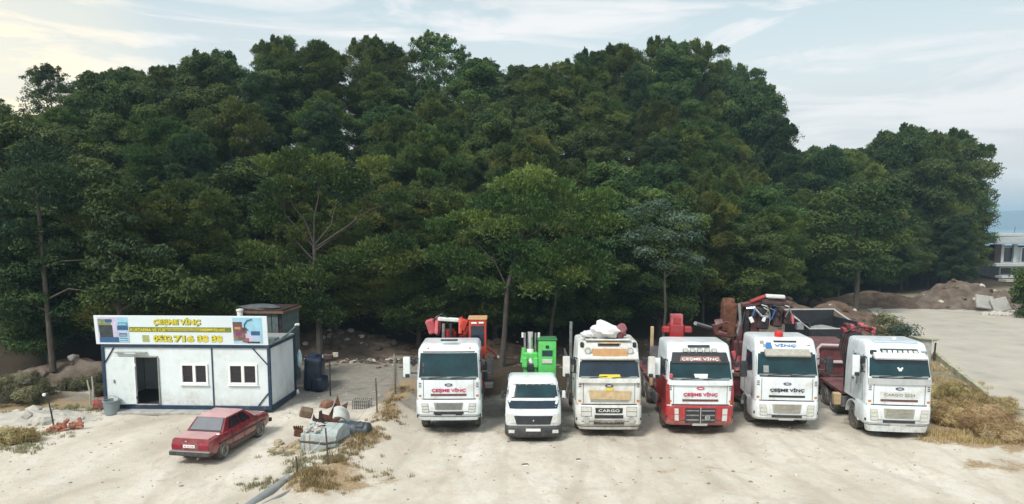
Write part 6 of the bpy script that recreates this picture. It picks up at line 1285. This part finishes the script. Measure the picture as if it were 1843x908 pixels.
# tall straight trunk at the far left
X, Y = atY(80, 33.5), 33.5; g = float(terrain(X, Y)) - .1
it = [(60, 330, 1.1, .3), (100, 320, 1.0, .2), (30, 360, 1.0, .2), (120, 370, .9, .1), (40, 420, .8, .3), (20, 500, .8, 0), (130, 340, .9, 0), (80, 290, 1.1, 0), (0, 440, .9, .2), (-20, 380, 1.0, 0), (110, 450, .6, -.3), (30, 560, .7, .1)]
limb_tree('tall pine with long bare straight trunk at the left edge', X, Y, 10, None, [lp(82, 672), lp(79, 560), lp(77, 450), lp(75, 330)], [[lp(78, 480), lp(110, 470), lp(150, 468)], [lp(79, 540), lp(120, 520), lp(160, 525)], [lp(78, 440), lp(40, 425, .2), lp(10, 430, .2)], [lp(80, 560), lp(40, 545, .1), lp(10, 560, .1)]], puffs_px(X, Y, g, it, PT), LM[2], seed=24, r=.13, bk=bark)
# column behind the cabin's left end, olive right of centre, bright green tree on the right
X, Y = atY(205, 33.5), 33.5; g = float(terrain(X, Y)) - .1
it = [(195, 320, .7, .2), (205, 350, .8, .2), (190, 385, .8, .2), (215, 400, .8, .3), (185, 430, .7, .2), (220, 450, .9, .3), (190, 480, .8, .2), (240, 500, .9, .4), (200, 530, .9, .4), (260, 540, .8, .3), (300, 500, .8, .3), (320, 530, .8, .3), (170, 540, .7, .2), (280, 460, .7, .2), (350, 520, .8, .3)]
limb_tree('narrow upright green tree behind the left end of the cabin', X, Y, 9, None, [lp(215, 690), lp(210, 560), lp(200, 400)], [[lp(212, 560), lp(260, 530, .2), lp(310, 510, .2)]], puffs_px(X, Y, g, it, PT), LM[1], seed=25, name='broadleaf_tree', pr=1.1)
X, Y = atY(1200, 40.5), 40.5; g = float(terrain(X, Y)) - .1
it = [(1150, 385, .8, .2), (1180, 375, .8, .3), (1210, 395, .8, .3), (1240, 400, .6, .2), (1170, 420, .8, .3), (1140, 430, .7, .1), (1205, 430, .7, .3), (1245, 425, .6, .2), (1225, 460, .6, .2), (1160, 455, .6, .1), (1255, 470, .5, .1), (1190, 480, .6, .1)]
limb_tree('pale blue-green olive like tree behind the cardboard fronted truck', X, Y, 9, None, [lp(1195, 640), lp(1200, 560), lp(1195, 460)], [[lp(1198, 500), lp(1225, 470, .1), lp(1240, 440, .1)]], puffs_px(X, Y, g, it, PT), LM[3], seed=26, r=.09, name='olive_tree', n_per=260, la=.18, lb=.10)
X, Y = atY(1545, 60), 60.0; g = float(terrain(X, Y)) - .1
it = [(1500, 360, 1.5, .2), (1545, 350, 1.6, .4), (1590, 370, 1.5, .2), (1480, 400, 1.4, .3), (1530, 400, 1.7, .8), (1580, 410, 1.6, .5), (1500, 440, 1.6, .6), (1560, 450, 1.6, .6), (1610, 430, 1.3, 0), (1470, 450, 1.3, 0), (1520, 480, 1.4, .4), (1585, 485, 1.3, .2), (1600, 345, 1.0, 0)]
limb_tree('bright green broad crowned tree on the right of the wood', X, Y, 12, None, [lp(1545, 560), lp(1545, 480), lp(1540, 400)], [[lp(1545, 500), lp(1500, 440, .2)]], puffs_px(X, Y, g, it, PT), LM[1], seed=27, r=.2, name='broadleaf_tree', n_per=700, la=.30, lb=.2)
